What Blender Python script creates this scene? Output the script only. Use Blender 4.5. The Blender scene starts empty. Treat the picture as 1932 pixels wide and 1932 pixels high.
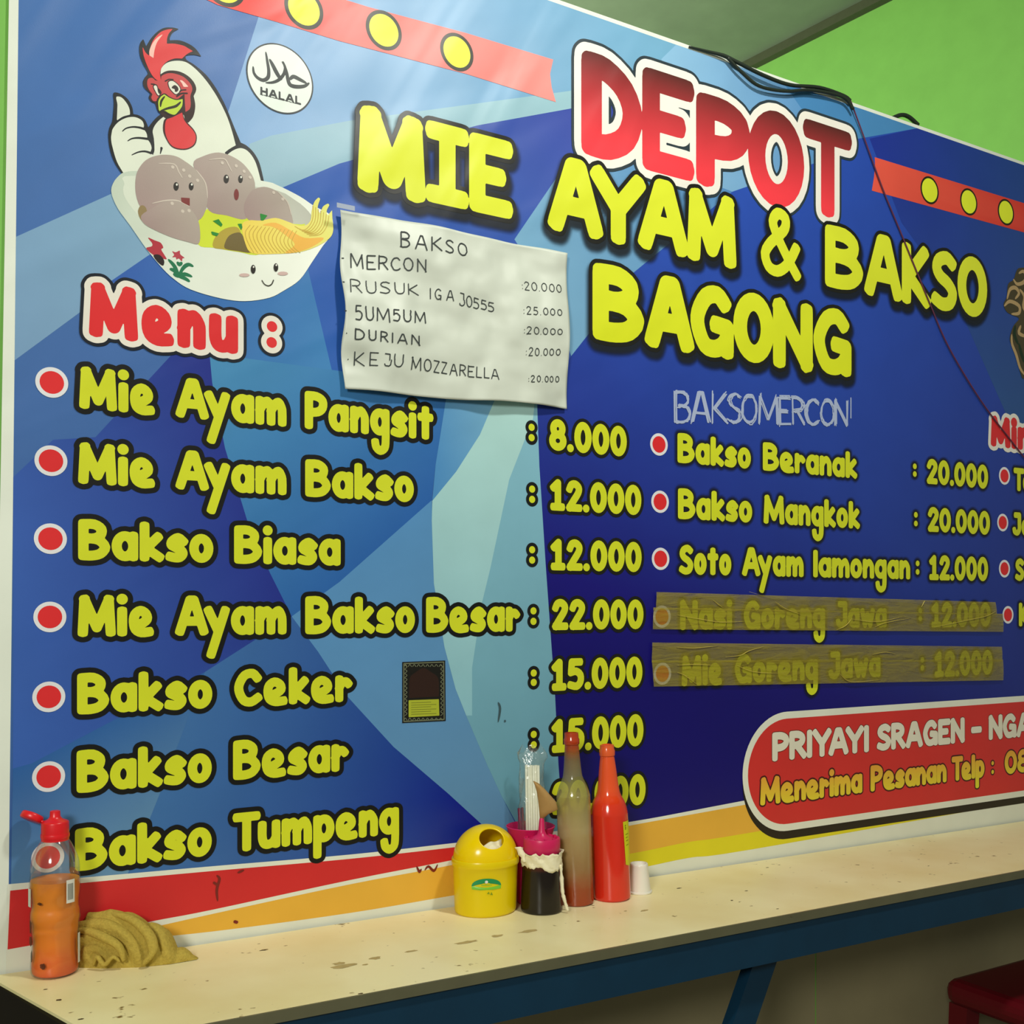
import bpy, bmesh, math, random
import numpy as np
from mathutils import Vector, Matrix
from mathutils.geometry import tessellate_polygon

random.seed(7)
rng = np.random.default_rng(7)
scene = bpy.context.scene
COL = scene.collection

# ---------------------------------------------------------------- camera
PHI = math.radians(30.6)
F = 2000.0; U0 = 966.0; V0 = 1150.0; DIST = 1.70; CAMZ = 1.30
cd = bpy.data.cameras.new('camera'); cam = bpy.data.objects.new('camera', cd)
COL.objects.link(cam); scene.camera = cam
cam.location = (0, -DIST, CAMZ)
cam.rotation_euler = (math.pi/2, 0, -PHI)
cd.sensor_width = 36; cd.lens = 36*F/1932; cd.shift_y = (V0-966)/1932
cd.clip_start = 0.02

# ---------------------------------------------------------------- world, lamp, fill lights, exposure
w = bpy.data.worlds.new('world'); scene.world = w; w.use_nodes = True
w.node_tree.nodes['Background'].inputs[0].default_value = (0.95, 1.0, 0.82, 1)
w.node_tree.nodes['Background'].inputs[1].default_value = 0.24
def area(name, loc, target, size, power, col):
    ld = bpy.data.lights.new(name, 'AREA'); ld.shape = 'DISK'; ld.size = size
    ld.energy = power; ld.color = col
    o = bpy.data.objects.new(name, ld); COL.objects.link(o); o.location = loc
    o.rotation_euler = (Vector(target)-Vector(loc)).to_track_quat('-Z', 'Y').to_euler()
    return o
area('room_lamp', (1.25, -1.35, 3.16), (1.2, -0.2, 1.0), 0.20, 33, (1.0, 0.99, 0.90))
area('front_fill_light', (-1.5, -2.7, 2.3), (1.3, 0, 1.1), 0.7, 70, (1.0, 0.98, 0.88))  # added soft fill from behind the camera, evens out wall and counter
area('back_room_fill', (1.1, 1.7, 2.2), (2.2, 1.0, 2.9), 0.5, 40, (1.0, 1.0, 0.9))  # unseen fill added to brighten the green wall behind the partition
scene.view_settings.view_transform = 'Standard'
scene.view_settings.look = 'None'
scene.view_settings.exposure = -0.13
scene.view_settings.gamma = 1.0
scene.view_settings.use_curve_mapping = False

# ---------------------------------------------------------------- helpers
def lin(c):
    c = c/255.0
    return c/12.92 if c <= 0.04045 else ((c+0.055)/1.055)**2.4
def C(r, g, b): return (lin(r), lin(g), lin(b), 1.0)

def ray(px, py):
    u = (px-U0)/F; v = (V0-py)/F
    return (math.sin(PHI)+u*math.cos(PHI), math.cos(PHI)-u*math.sin(PHI), v)
def W(px, py, y=0.0):                       # a point of the wall plane -> (x, z)
    d = ray(px, py); t = (DIST+y)/d[1]
    return (t*d[0], CAMZ+t*d[2])
def ztop(x): return CAMZ-(0.529+0.0093*(x-0.4))
def T(px, py):                              # a point of the counter top -> (x, y, z)
    d = ray(px, py); x = 1.0
    for _ in range(6):
        t = (ztop(x)-CAMZ)/d[2]; x = t*d[0]
    return (x, -DIST+t*d[1], ztop(x))

ORG = {}
def place(o, parent, loc):
    """loc is a world position; children hang in the parent's frame."""
    if parent is not None:
        o.parent = parent; p = ORG[parent.name]
        o.location = (loc[0]-p[0], loc[1]-p[1], loc[2]-p[2])
    else:
        o.location = loc
    ORG[o.name] = tuple(loc)
def tag(o, label=None, cat=None, group=None, kind=None):
    if label: o['label'] = label
    if cat: o['category'] = cat
    if group: o['group'] = group
    if kind: o['kind'] = kind
    return o
def empty(name, loc, rz=0):
    o = bpy.data.objects.new(name, None); COL.objects.link(o); place(o, None, loc)
    o.empty_display_size = 0.05
    return o
def mk(name, verts, faces, mat, parent=None, org=None, smooth=False, cols=None, alphas=None):
    if org is None: org = ORG[parent.name] if parent is not None else (0, 0, 0)
    V = np.asarray(verts, dtype=float).reshape(-1, 3)-np.array(org)
    me = bpy.data.meshes.new(name)
    me.from_pydata([tuple(v) for v in V], [], [tuple(int(i) for i in f) for f in faces])
    if cols is not None:
        a = me.color_attributes.new('Col', 'FLOAT_COLOR', 'POINT')
        a.data.foreach_set('color', np.asarray(cols, dtype=np.float32).ravel())
    if alphas is not None:
        a = me.attributes.new('Alpha', 'FLOAT', 'POINT')
        a.data.foreach_set('value', np.asarray(alphas, dtype=np.float32).ravel())
    me.materials.append(mat)
    if smooth:
        for p in me.polygons: p.use_smooth = True
    me.update()
    o = bpy.data.objects.new(name, me); COL.objects.link(o); place(o, parent, org)
    return o
def boxvf(x0, x1, y0, y1, z0, z1):
    v = [(x, y, z) for x in (x0, x1) for y in (y0, y1) for z in (z0, z1)]
    f = [(0,1,3,2), (4,6,7,5), (0,4,5,1), (2,3,7,6), (0,2,6,4), (1,5,7,3)]
    return v, f
def box(name, b, mat, parent=None, org=None, bevel=0):
    v, f = boxvf(*b)
    if org is None and parent is None: org = ((b[0]+b[1])/2, (b[2]+b[3])/2, b[4])
    o = mk(name, v, f, mat, parent, org)
    if bevel:
        m = o.modifiers.new('bevel', 'BEVEL'); m.width = bevel; m.segments = 3
    return o
def lathe(name, prof, mat, parent, base, seg=48, smooth=True, wob=None, cap=True):
    """prof: list of (r, z) from the bottom; base: world position of the axis foot"""
    vs, fs = [], []
    for (r, z) in prof:
        for k in range(seg):
            a = 2*math.pi*k/seg; rr = r
            if wob: rr = r+wob(a, z)
            vs.append((base[0]+rr*math.cos(a), base[1]+rr*math.sin(a), base[2]+z))
    n = len(prof)
    for i in range(n-1):
        for k in range(seg):
            k2 = (k+1) % seg
            fs.append((i*seg+k, i*seg+k2, (i+1)*seg+k2, (i+1)*seg+k))
    if cap:
        fs.append(tuple(reversed(range(seg))))
        fs.append(tuple(range((n-1)*seg, n*seg)))
    o = mk(name, vs, fs, mat, parent, org=base if parent is None else None, smooth=smooth)
    if smooth:
        m = o.modifiers.new('split', 'EDGE_SPLIT'); m.split_angle = math.radians(50)
    return o
def smoothprof(pts, n=6):
    out = []
    P = [pts[0]]+list(pts)+[pts[-1]]
    for i in range(1, len(P)-2):
        for k in range(n):
            out.append(tuple(cr(P[i-1], P[i], P[i+1], P[i+2], k/n)))
    out.append(pts[-1]); return out
def cr(a, b, c, d, t):
    a, b, c, d = map(np.array, (a, b, c, d))
    return 0.5*((2*b)+(-a+c)*t+(2*a-5*b+4*c-d)*t*t+(-a+3*b-3*c+d)*t**3)
def tube(name, pts, r, mat, parent=None, org=None, seg=8, smooth_pts=True, flat=1.0):
    P = [Vector(p) for p in (smoothprof(pts, 6) if smooth_pts and len(pts) > 2 else pts)]
    rad = (lambda i: r) if not callable(r) else (lambda i: r(i/(len(P)-1)))
    vs, fs = [], []
    up0 = Vector((0, 0, 1))
    for i, p in enumerate(P):
        d = (P[min(i+1, len(P)-1)]-P[max(i-1, 0)])
        if d.length < 1e-9: d = Vector((1, 0, 0))
        d.normalize()
        s = d.cross(up0)
        if s.length < 0.05: s = d.cross(Vector((0, 1, 0)))
        s.normalize(); u = s.cross(d)
        for k in range(seg):
            a = 2*math.pi*k/seg
            vs.append(p+s*math.cos(a)*rad(i)+u*math.sin(a)*rad(i)*flat)
    for i in range(len(P)-1):
        for k in range(seg):
            k2 = (k+1) % seg
            fs.append((i*seg+k, i*seg+k2, (i+1)*seg+k2, (i+1)*seg+k))
    fs.append(tuple(reversed(range(seg)))); fs.append(tuple(range((len(P)-1)*seg, len(P)*seg)))
    if org is None and parent is None: org = tuple(P[0])
    return mk(name, vs, fs, mat, parent, org, smooth=True)

# ---------------------------------------------------------------- materials
def newmat(name):
    m = bpy.data.materials.new(name); m.use_nodes = True
    nt = m.node_tree; b = nt.nodes['Principled BSDF']
    return m, nt, b
def plain(name, col, rough=0.5, spec=0.5, bump=0, scale=60, var=0.0, metal=0, alpha=1, sss=0, coat=0):
    m, nt, b = newmat(name)
    b.inputs['Base Color'].default_value = col
    b.inputs['Roughness'].default_value = rough
    b.inputs['Specular IOR Level'].default_value = spec
    b.inputs['Metallic'].default_value = metal
    b.inputs['Alpha'].default_value = alpha
    b.inputs['Coat Weight'].default_value = coat
    if sss:
        b.inputs['Subsurface Weight'].default_value = sss
        b.inputs['Subsurface Scale'].default_value = 0.01
    tc = nt.nodes.new('ShaderNodeNewGeometry')
    n = nt.nodes.new('ShaderNodeTexNoise'); n.inputs['Scale'].default_value = scale
    n.inputs['Detail'].default_value = 5
    nt.links.new(tc.outputs['Position'], n.inputs['Vector'])
    if var:
        mx = nt.nodes.new('ShaderNodeMix'); mx.data_type = 'RGBA'; mx.blend_type = 'MULTIPLY'
        r = nt.nodes.new('ShaderNodeMapRange'); r.inputs[3].default_value = 1-var; r.inputs[4].default_value = 1+var*0.4
        nt.links.new(n.outputs['Fac'], r.inputs[0])
        mx.inputs[0].default_value = 1; mx.inputs[6].default_value = col
        nt.links.new(r.outputs[0], mx.inputs[7]); nt.links.new(mx.outputs[2], b.inputs['Base Color'])
    if bump:
        bp = nt.nodes.new('ShaderNodeBump'); bp.inputs['Strength'].default_value = 1; bp.inputs['Distance'].default_value = bump
        nt.links.new(n.outputs['Fac'], bp.inputs['Height']); nt.links.new(bp.outputs[0], b.inputs['Normal'])
    return m

def banner_relief(nt):
    """soft creases of hanging vinyl: long folds that run down and to the right from the top left nails, and a fine weave"""
    N = nt.nodes.new; L = nt.links.new
    g = N('ShaderNodeNewGeometry')
    def folds(rot, sx, sy, dist, zlo, zhi, xlo, xhi, seed):
        mp = N('ShaderNodeMapping'); mp.inputs['Rotation'].default_value = (0, rot, 0)
        mp.inputs['Location'].default_value = (seed, 0, seed*2)
        L(g.outputs['Position'], mp.inputs['Vector'])
        sc = N('ShaderNodeMapping'); sc.inputs['Scale'].default_value = (sx, 0.0, sy)
        L(mp.outputs[0], sc.inputs['Vector'])
        n = N('ShaderNodeTexNoise'); n.inputs['Scale'].default_value = 1; n.inputs['Detail'].default_value = 1.5
        n.inputs['Distortion'].default_value = 0.4
        L(sc.outputs[0], n.inputs['Vector'])
        sep = N('ShaderNodeSeparateXYZ'); L(g.outputs['Position'], sep.inputs[0])
        a = N('ShaderNodeMapRange'); a.inputs[1].default_value = zlo; a.inputs[2].default_value = zhi; L(sep.outputs['Z'], a.inputs[0])
        c = N('ShaderNodeMapRange'); c.inputs[1].default_value = xhi; c.inputs[2].default_value = xlo; L(sep.outputs['X'], c.inputs[0])
        m1 = N('ShaderNodeMath'); m1.operation = 'MULTIPLY'; L(a.outputs[0], m1.inputs[0]); L(c.outputs[0], m1.inputs[1])
        m2 = N('ShaderNodeMath'); m2.operation = 'MULTIPLY'; L(m1.outputs[0], m2.inputs[0]); L(n.outputs['Fac'], m2.inputs[1])
        m3 = N('ShaderNodeMath'); m3.operation = 'MULTIPLY'; m3.inputs[1].default_value = dist; L(m2.outputs[0], m3.inputs[0])
        return m3
    f1 = folds(math.radians(-28), 9.0, 1.2, 0.020, 1.55, 2.35, -0.1, 1.8, 0.3)
    f2 = folds(math.radians(-62), 7.0, 1.0, 0.010, 0.9, 2.0, 1.0, 2.4, 1.7)
    f3 = folds(math.radians(70), 8.0, 1.1, 0.0055, 3.5, 0.2, 2.8, -0.5, 4.1)
    s1 = N('ShaderNodeMath'); s1.operation = 'ADD'; L(f1.outputs[0], s1.inputs[0]); L(f2.outputs[0], s1.inputs[1])
    s2 = N('ShaderNodeMath'); s2.operation = 'ADD'; L(s1.outputs[0], s2.inputs[0]); L(f3.outputs[0], s2.inputs[1])
    bp = N('ShaderNodeBump'); bp.inputs['Strength'].default_value = 1; bp.inputs['Distance'].default_value = 1.0
    L(s2.outputs[0], bp.inputs['Height'])
    wv = N('ShaderNodeTexNoise'); wv.inputs['Scale'].default_value = 900; L(g.outputs['Position'], wv.inputs['Vector'])
    b2 = N('ShaderNodeBump'); b2.inputs['Strength'].default_value = 0.25; b2.inputs['Distance'].default_value = 0.0003
    L(wv.outputs['Fac'], b2.inputs['Height']); L(bp.outputs[0], b2.inputs['Normal'])
    return b2
def printmat(name, alpha=False):
    m, nt, b = newmat(name)
    a = nt.nodes.new('ShaderNodeVertexColor'); a.layer_name = 'Col'
    n = nt.nodes.new('ShaderNodeTexNoise'); n.inputs['Scale'].default_value = 9; n.inputs['Detail'].default_value = 4
    g = nt.nodes.new('ShaderNodeNewGeometry'); nt.links.new(g.outputs['Position'], n.inputs['Vector'])
    r = nt.nodes.new('ShaderNodeMapRange'); r.inputs[3].default_value = 0.9; r.inputs[4].default_value = 1.08
    nt.links.new(n.outputs['Fac'], r.inputs[0])
    mx = nt.nodes.new('ShaderNodeMix'); mx.data_type = 'RGBA'; mx.blend_type = 'MULTIPLY'; mx.inputs[0].default_value = 1
    nt.links.new(a.outputs['Color'], mx.inputs[6]); nt.links.new(r.outputs[0], mx.inputs[7])
    nt.links.new(mx.outputs[2], b.inputs['Base Color'])
    b.inputs['Roughness'].default_value = 0.42
    b.inputs['Specular IOR Level'].default_value = 0.40
    nt.links.new(banner_relief(nt).outputs[0], b.inputs['Normal'])
    if alpha:
        t = nt.nodes.new('ShaderNodeAttribute'); t.attribute_name = 'Alpha'
        nt.links.new(t.outputs['Fac'], b.inputs['Alpha'])
        b.inputs['Roughness'].default_value = 0.5
    return m
M_PRINT = printmat('vinyl_print'); M_SOFT = printmat('vinyl_print_soft_edge', True)

def fade(name, stops, rough=0.25, spec=0.5, z0=0.0, z1=0.3, noise=0.0, bump=0.0):
    """stops: (t, rgb, alpha) along the height of the thing, in world z"""
    m, nt, b = newmat(name); N = nt.nodes.new; L = nt.links.new
    g = N('ShaderNodeNewGeometry'); s = N('ShaderNodeSeparateXYZ'); L(g.outputs['Position'], s.inputs[0])
    mr = N('ShaderNodeMapRange'); mr.inputs[1].default_value = z0; mr.inputs[2].default_value = z1; L(s.outputs['Z'], mr.inputs[0])
    src = mr
    n = N('ShaderNodeTexNoise'); n.inputs['Scale'].default_value = 70; n.inputs['Detail'].default_value = 6
    L(g.outputs['Position'], n.inputs['Vector'])
    if noise:
        a = N('ShaderNodeMath'); a.operation = 'MULTIPLY_ADD'; a.inputs[1].default_value = noise
        L(n.outputs['Fac'], a.inputs[0]); L(mr.outputs[0], a.inputs[2])
        c = N('ShaderNodeMath'); c.operation = 'SUBTRACT'; c.inputs[1].default_value = noise/2; L(a.outputs[0], c.inputs[0]); src = c
    ra = N('ShaderNodeValToRGB'); rb = N('ShaderNodeValToRGB')
    for rmp, get in ((ra, lambda c, al: c), (rb, lambda c, al: (al, al, al, 1))):
        e = rmp.color_ramp.elements
        e[0].position = stops[0][0]; e[0].color = get(stops[0][1], stops[0][2])
        e[1].position = stops[-1][0]; e[1].color = get(stops[-1][1], stops[-1][2])
        for st in stops[1:-1]:
            k = e.new(st[0]); k.color = get(st[1], st[2])
        L(src.outputs[0], rmp.inputs[0])
    L(ra.outputs[0], b.inputs['Base Color']); L(rb.outputs[0], b.inputs['Alpha'])
    b.inputs['Roughness'].default_value = rough; b.inputs['Specular IOR Level'].default_value = spec
    if bump:
        bp = N('ShaderNodeBump'); bp.inputs['Strength'].default_value = 1; bp.inputs['Distance'].default_value = bump
        L(n.outputs['Fac'], bp.inputs['Height']); L(bp.outputs[0], b.inputs['Normal'])
    return m

def clear(name, rough, f0, milk, bump=0.0, scale=40):
    """thin clear film: see-through, a little milky, mirror-like at grazing angles"""
    m, nt, b = newmat(name); N = nt.nodes.new; L = nt.links.new
    b.inputs['Base Color'].default_value = C(222, 228, 218); b.inputs['Roughness'].default_value = .5
    t = N('ShaderNodeBsdfTransparent'); t.inputs[0].default_value = (.97, .98, .96, 1)
    g = N('ShaderNodeBsdfGlossy'); g.inputs['Roughness'].default_value = rough
    lw = N('ShaderNodeLayerWeight'); lw.inputs[0].default_value = .35
    mr = N('ShaderNodeMapRange'); mr.inputs[3].default_value = f0; mr.inputs[4].default_value = .4; L(lw.outputs['Fresnel'], mr.inputs[0])
    m1 = N('ShaderNodeMixShader'); m1.inputs[0].default_value = milk; L(t.outputs[0], m1.inputs[1]); L(b.outputs[0], m1.inputs[2])
    m2 = N('ShaderNodeMixShader'); L(mr.outputs[0], m2.inputs[0]); L(m1.outputs[0], m2.inputs[1]); L(g.outputs[0], m2.inputs[2])
    L(m2.outputs[0], nt.nodes['Material Output'].inputs[0])
    if bump:
        n = N('ShaderNodeTexNoise'); n.inputs['Scale'].default_value = scale; n.inputs['Detail'].default_value = 4
        gm = N('ShaderNodeNewGeometry'); L(gm.outputs['Position'], n.inputs['Vector'])
        bp = N('ShaderNodeBump'); bp.inputs['Distance'].default_value = bump; L(n.outputs['Fac'], bp.inputs['Height'])
        L(bp.outputs[0], g.inputs['Normal']); L(bp.outputs[0], b.inputs['Normal'])
    return m

# ---------------------------------------------------------------- flat shapes from a distance field
def crv(pts, closed=False, n=5):
    """smooth curve through points; a repeated point makes a sharp corner"""
    P = [tuple(p) for p in pts]; out = []; L = len(P)
    rngi = range(L) if closed else range(L-1)
    for i in rngi:
        if closed: a, b, c, d = P[i-1], P[i], P[(i+1) % L], P[(i+2) % L]
        else: a, b, c, d = P[max(i-1, 0)], P[i], P[i+1], P[min(i+2, L-1)]
        if b == c: continue
        for k in range(n): out.append(tuple(cr(a, b, c, d, k/n)))
    if not closed: out.append(P[-1])
    return out
class Field:
    def __init__(s): s.segs = []; s.polys = []; s.boxes = []
    def stroke(s, pts, r, closed=False, square=False, taper=None):
        pts = [np.array(p, float) for p in pts]
        if closed: pts = pts+[pts[0]]
        n = len(pts)-1
        for i in range(n):
            a, b = pts[i], pts[i+1]
            ra = rb = r
            if taper: ra = r*taper(i/n); rb = r*taper((i+1)/n)
            s.segs.append((a, b, ra, rb))
        if square and not closed and n >= 1:
            # squarer ends
            for e, q in ((pts[0], pts[1]), (pts[-1], pts[-2])):
                d = e-q; l = np.linalg.norm(d)
                if l < 1e-9: continue
                d = d/l
                s.boxes.append((e+d*r*0.0, d, r))
        return s
    def dot(s, p, r): s.segs.append((np.array(p, float), np.array(p, float)+1e-6, r, r)); return s
    def poly(s, pts): s.polys.append(np.array(pts, float)); return s
    def bounds(s):
        a = [np.minimum(x[0], x[1])-max(x[2], x[3]) for x in s.segs]+[p.min(0) for p in s.polys]
        b = [np.maximum(x[0], x[1])+max(x[2], x[3]) for x in s.segs]+[p.max(0) for p in s.polys]
        return np.min(a, 0), np.max(b, 0)
    def grid(s, res, pad):
        lo, hi = s.bounds(); lo = lo-pad-2*res; hi = hi+pad+2*res
        xs = np.arange(lo[0], hi[0]+res, res); zs = np.arange(lo[1], hi[1]+res, res)
        X, Z = np.meshgrid(xs, zs, indexing='ij')
        D = np.full(X.shape, 1e3)
        for a, b, ra, rb in s.segs:
            # only the neighbourhood of the segment
            R = max(ra, rb)+pad+3*res
            i0 = np.searchsorted(xs, min(a[0], b[0])-R); i1 = np.searchsorted(xs, max(a[0], b[0])+R)
            j0 = np.searchsorted(zs, min(a[1], b[1])-R); j1 = np.searchsorted(zs, max(a[1], b[1])+R)
            x = X[i0:i1, j0:j1]; z = Z[i0:i1, j0:j1]
            d = b-a; L2 = max(d@d, 1e-14)
            t = np.clip(((x-a[0])*d[0]+(z-a[1])*d[1])/L2, 0, 1)
            dd = np.hypot(x-a[0]-t*d[0], z-a[1]-t*d[1])-(ra+(rb-ra)*t)
            D[i0:i1, j0:j1] = np.minimum(D[i0:i1, j0:j1], dd)
        for e, d, r in s.boxes:
            R = 1.5*r+pad+3*res
            i0 = np.searchsorted(xs, e[0]-R); i1 = np.searchsorted(xs, e[0]+R)
            j0 = np.searchsorted(zs, e[1]-R); j1 = np.searchsorted(zs, e[1]+R)
            x = X[i0:i1, j0:j1]-e[0]; z = Z[i0:i1, j0:j1]-e[1]
            al = x*d[0]+z*d[1]; ac = -x*d[1]+z*d[0]
            c = 0.5*r
            # box from 0.1r behind the end to r*0.88 beyond, half width r*0.97
            qx = np.abs(al-0.34*r)-(0.54*r-c); qy = np.abs(ac)-(0.97*r-c)
            dd = np.hypot(np.maximum(qx, 0), np.maximum(qy, 0))+np.minimum(np.maximum(qx, qy), 0)-c
            D[i0:i1, j0:j1] = np.minimum(D[i0:i1, j0:j1], dd)
        for p in s.polys:
            n = len(p); dm = np.full(X.shape, 1e3); ins = np.zeros(X.shape, bool)
            for i in range(n):
                a = p[i]; b = p[(i+1) % n]; d = b-a; L2 = max(d@d, 1e-14)
                t = np.clip(((X-a[0])*d[0]+(Z-a[1])*d[1])/L2, 0, 1)
                dm = np.minimum(dm, np.hypot(X-a[0]-t*d[0], Z-a[1]-t*d[1]))
                if a[1] != b[1]:
                    c = ((a[1] > Z) != (b[1] > Z)) & (X < (b[0]-a[0])*(Z-a[1])/(b[1]-a[1])+a[0])
                    ins ^= c
            D = np.minimum(D, np.where(ins, -dm, dm))
        return xs, zs, D
def contours(xs, zs, D, iso):
    V = D-iso; V = np.where(np.abs(V) < 1e-7, 1e-7, V); IN = V < 0
    c = IN[:-1, :-1].astype(int)+2*IN[1:, :-1]+4*IN[1:, 1:]+8*IN[:-1, 1:]
    I, J = np.nonzero((c > 0) & (c < 15))
    # edges of a cell: 0 bottom(i..i+1,j) 1 right 2 top 3 left ; directed with the inside on the left
    tbl = {1: [(0, 3)], 2: [(1, 0)], 3: [(1, 3)], 4: [(2, 1)], 5: [(0, 3), (2, 1)], 6: [(2, 0)], 7: [(2, 3)],
           8: [(3, 2)], 9: [(0, 2)], 10: [(1, 0), (3, 2)], 11: [(1, 2)], 12: [(3, 1)], 13: [(0, 1)], 14: [(3, 0)]}
    nxt = {}
    def key(i, j, e):
        if e == 0: return (i, j, 0)
        if e == 2: return (i, j+1, 0)
        if e == 3: return (i, j, 1)
        return (i+1, j, 1)
    for i, j in zip(I.tolist(), J.tolist()):
        for a, b in tbl[int(c[i, j])]:
            nxt[key(i, j, a)] = key(i, j, b)
    def pos(k):
        i, j, h = k
        if h == 0: i2, j2 = i+1, j
        else: i2, j2 = i, j+1
        a, b = V[i, j], V[i2, j2]; t = a/(a-b)
        return (xs[i]+t*(xs[i2]-xs[i]), zs[j]+t*(zs[j2]-zs[j]))
    loops = []
    while nxt:
        k0 = next(iter(nxt)); k = k0; lp = []
        while k in nxt:
            lp.append(pos(k)); k = nxt.pop(k)
        if len(lp) > 4: loops.append(np.array(lp))
    return loops
def simplify(lp, tol):
    n = len(lp)
    if n < 8: return lp
    far = int(np.argmax(((lp-lp[0])**2).sum(1)))
    keep = np.zeros(n, bool); keep[0] = keep[far] = True
    P = np.vstack([lp, lp[:1]])
    st = [(0, far), (far, n)]
    while st:
        a, b = st.pop()
        if b-a < 2: continue
        d = P[b]-P[a]; l = math.hypot(*d)
        q = P[a+1:b]-P[a]
        dist = np.abs(q[:, 0]*d[1]-q[:, 1]*d[0])/l if l > 1e-9 else np.hypot(q[:, 0], q[:, 1])
        m = int(np.argmax(dist))
        if dist[m] > tol:
            m = a+1+m; keep[m % n] = True; st += [(a, m), (m, b)]
    return lp[keep]
def sarea(p):
    x, z = p[:, 0], p[:, 1]; return 0.5*np.sum(x*np.roll(z, -1)-np.roll(x, -1)*z)
def inside(pt, p):
    x, z = pt; a = p; b = np.roll(p, -1, 0)
    m = (a[:, 1] > z) != (b[:, 1] > z)
    with np.errstate(divide='ignore', invalid='ignore'):
        xx = (b[:, 0]-a[:, 0])*(z-a[:, 1])/(b[:, 1]-a[:, 1])+a[:, 0]
    return bool(np.count_nonzero(m & (x < xx)) % 2)
def tess(loops):
    loops = [l for l in loops if len(l) >= 3 and abs(sarea(l)) > 1e-7]
    outs = []; holes = []
    sg = 1 if sum(sarea(l) for l in loops) > 0 else -1
    for l in loops: (outs if sarea(l)*sg > 0 else holes).append(l)
    V = []; Fc = []
    groups = [[o] for o in outs]
    for h in holes:
        best = None
        for g in groups:
            if inside(h[0], g[0]) and (best is None or abs(sarea(g[0])) < abs(sarea(best[0]))): best = g
        if best: best.append(h)
    for g in groups:
        base = len(V); pts = [p for l in g for p in l]
        V += [tuple(p) for p in pts]
        tr = tessellate_polygon([[Vector((p[0], p[1], 0)) for p in l] for l in g])
        for a, b, c in tr:
            A, B, Cc = pts[a], pts[b], pts[c]
            cr_ = (B[0]-A[0])*(Cc[1]-A[1])-(B[1]-A[1])*(Cc[0]-A[0])
            if abs(cr_) < 1e-12: continue
            Fc.append((base+a, base+b, base+c) if cr_ > 0 else (base+a, base+c, base+b))
    return V, Fc
CNT = [0]
def layer(name, loops, col, lay, parent, mat=None, off=(0, 0), surf=None, base=0.0008):
    """col: rgba, or (point0, rgba0, point1, rgba1) for a printed straight gradient"""
    V, Fc = tess(loops)
    V = np.array(V)+np.array(off)
    CNT[0] += 1
    y = -(base+0.00010*lay+0.0000012*CNT[0])
    ys = np.full(len(V), y) if surf is None else np.array([surf(a, b) for a, b in V])+y
    W3 = np.column_stack([V[:, 0], ys, V[:, 1]])
    # x,z counter-clockwise seen from -y faces -y
    o = mk(name, W3, Fc, mat or M_PRINT, parent, cols=gradcol(V, col))
    return o
def gradcol(V, col):
    if len(col) == 4 and isinstance(col[0], (tuple, list, np.ndarray)):
        p0, c0, p1, c1 = map(np.array, col); d = p1-p0
        t = ((V-p0)@d/(d@d))[:, None]
        t = np.clip(t, -0.5, 1.5)
        return np.clip(c0+(c1-c0)*t, 0.0, 1)
    return np.tile(np.array(col), (len(V), 1))
def draw(f, specs, parent, res=0.0012, tol=0.00012, surf=None, base=0.0008):
    """specs: [(name, iso, colour, layer, offset)], the first is the part, the others its sub-parts"""
    pad = max(s[1] for s in specs)+0.002
    xs, zs, D = f.grid(res, pad)
    first = None
    for s in specs:
        lp = [simplify(l, tol) for l in contours(xs, zs, D, s[1])]
        if not lp: continue
        o = layer(s[0], lp, s[2], s[3], first or parent, off=s[4] if len(s) > 4 else (0, 0), surf=surf, base=base)
        if first is None: first = o
    return first
def halo(f, r0, r1, col, lay, parent, off=(0, 0), amax=0.85, name='soft_shadow_print', res=0.004):
    xs, zs, D = f.grid(res, r1+res)
    A = np.clip((r1-D)/(r1-r0), 0, 1); A = A*A*(3-2*A)*amax
    idx = -np.ones(D.shape, int); V = []; al = []; Fc = []
    for i in range(D.shape[0]-1):
        for j in range(D.shape[1]-1):
            if D[i:i+2, j:j+2].min() < r1:
                q = []
                for a, b in ((i, j), (i+1, j), (i+1, j+1), (i, j+1)):
                    if idx[a, b] < 0:
                        idx[a, b] = len(V); V.append((xs[a]+off[0], -(0.0008+0.00010*lay+0.0000012*(CNT[0]+1)), zs[b]+off[1])); al.append(A[a, b])
                    q.append(idx[a, b])
                Fc.append(q)
    return mk(name, V, Fc, M_SOFT, parent, cols=np.tile(np.array(col), (len(V), 1)), alphas=al)

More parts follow.
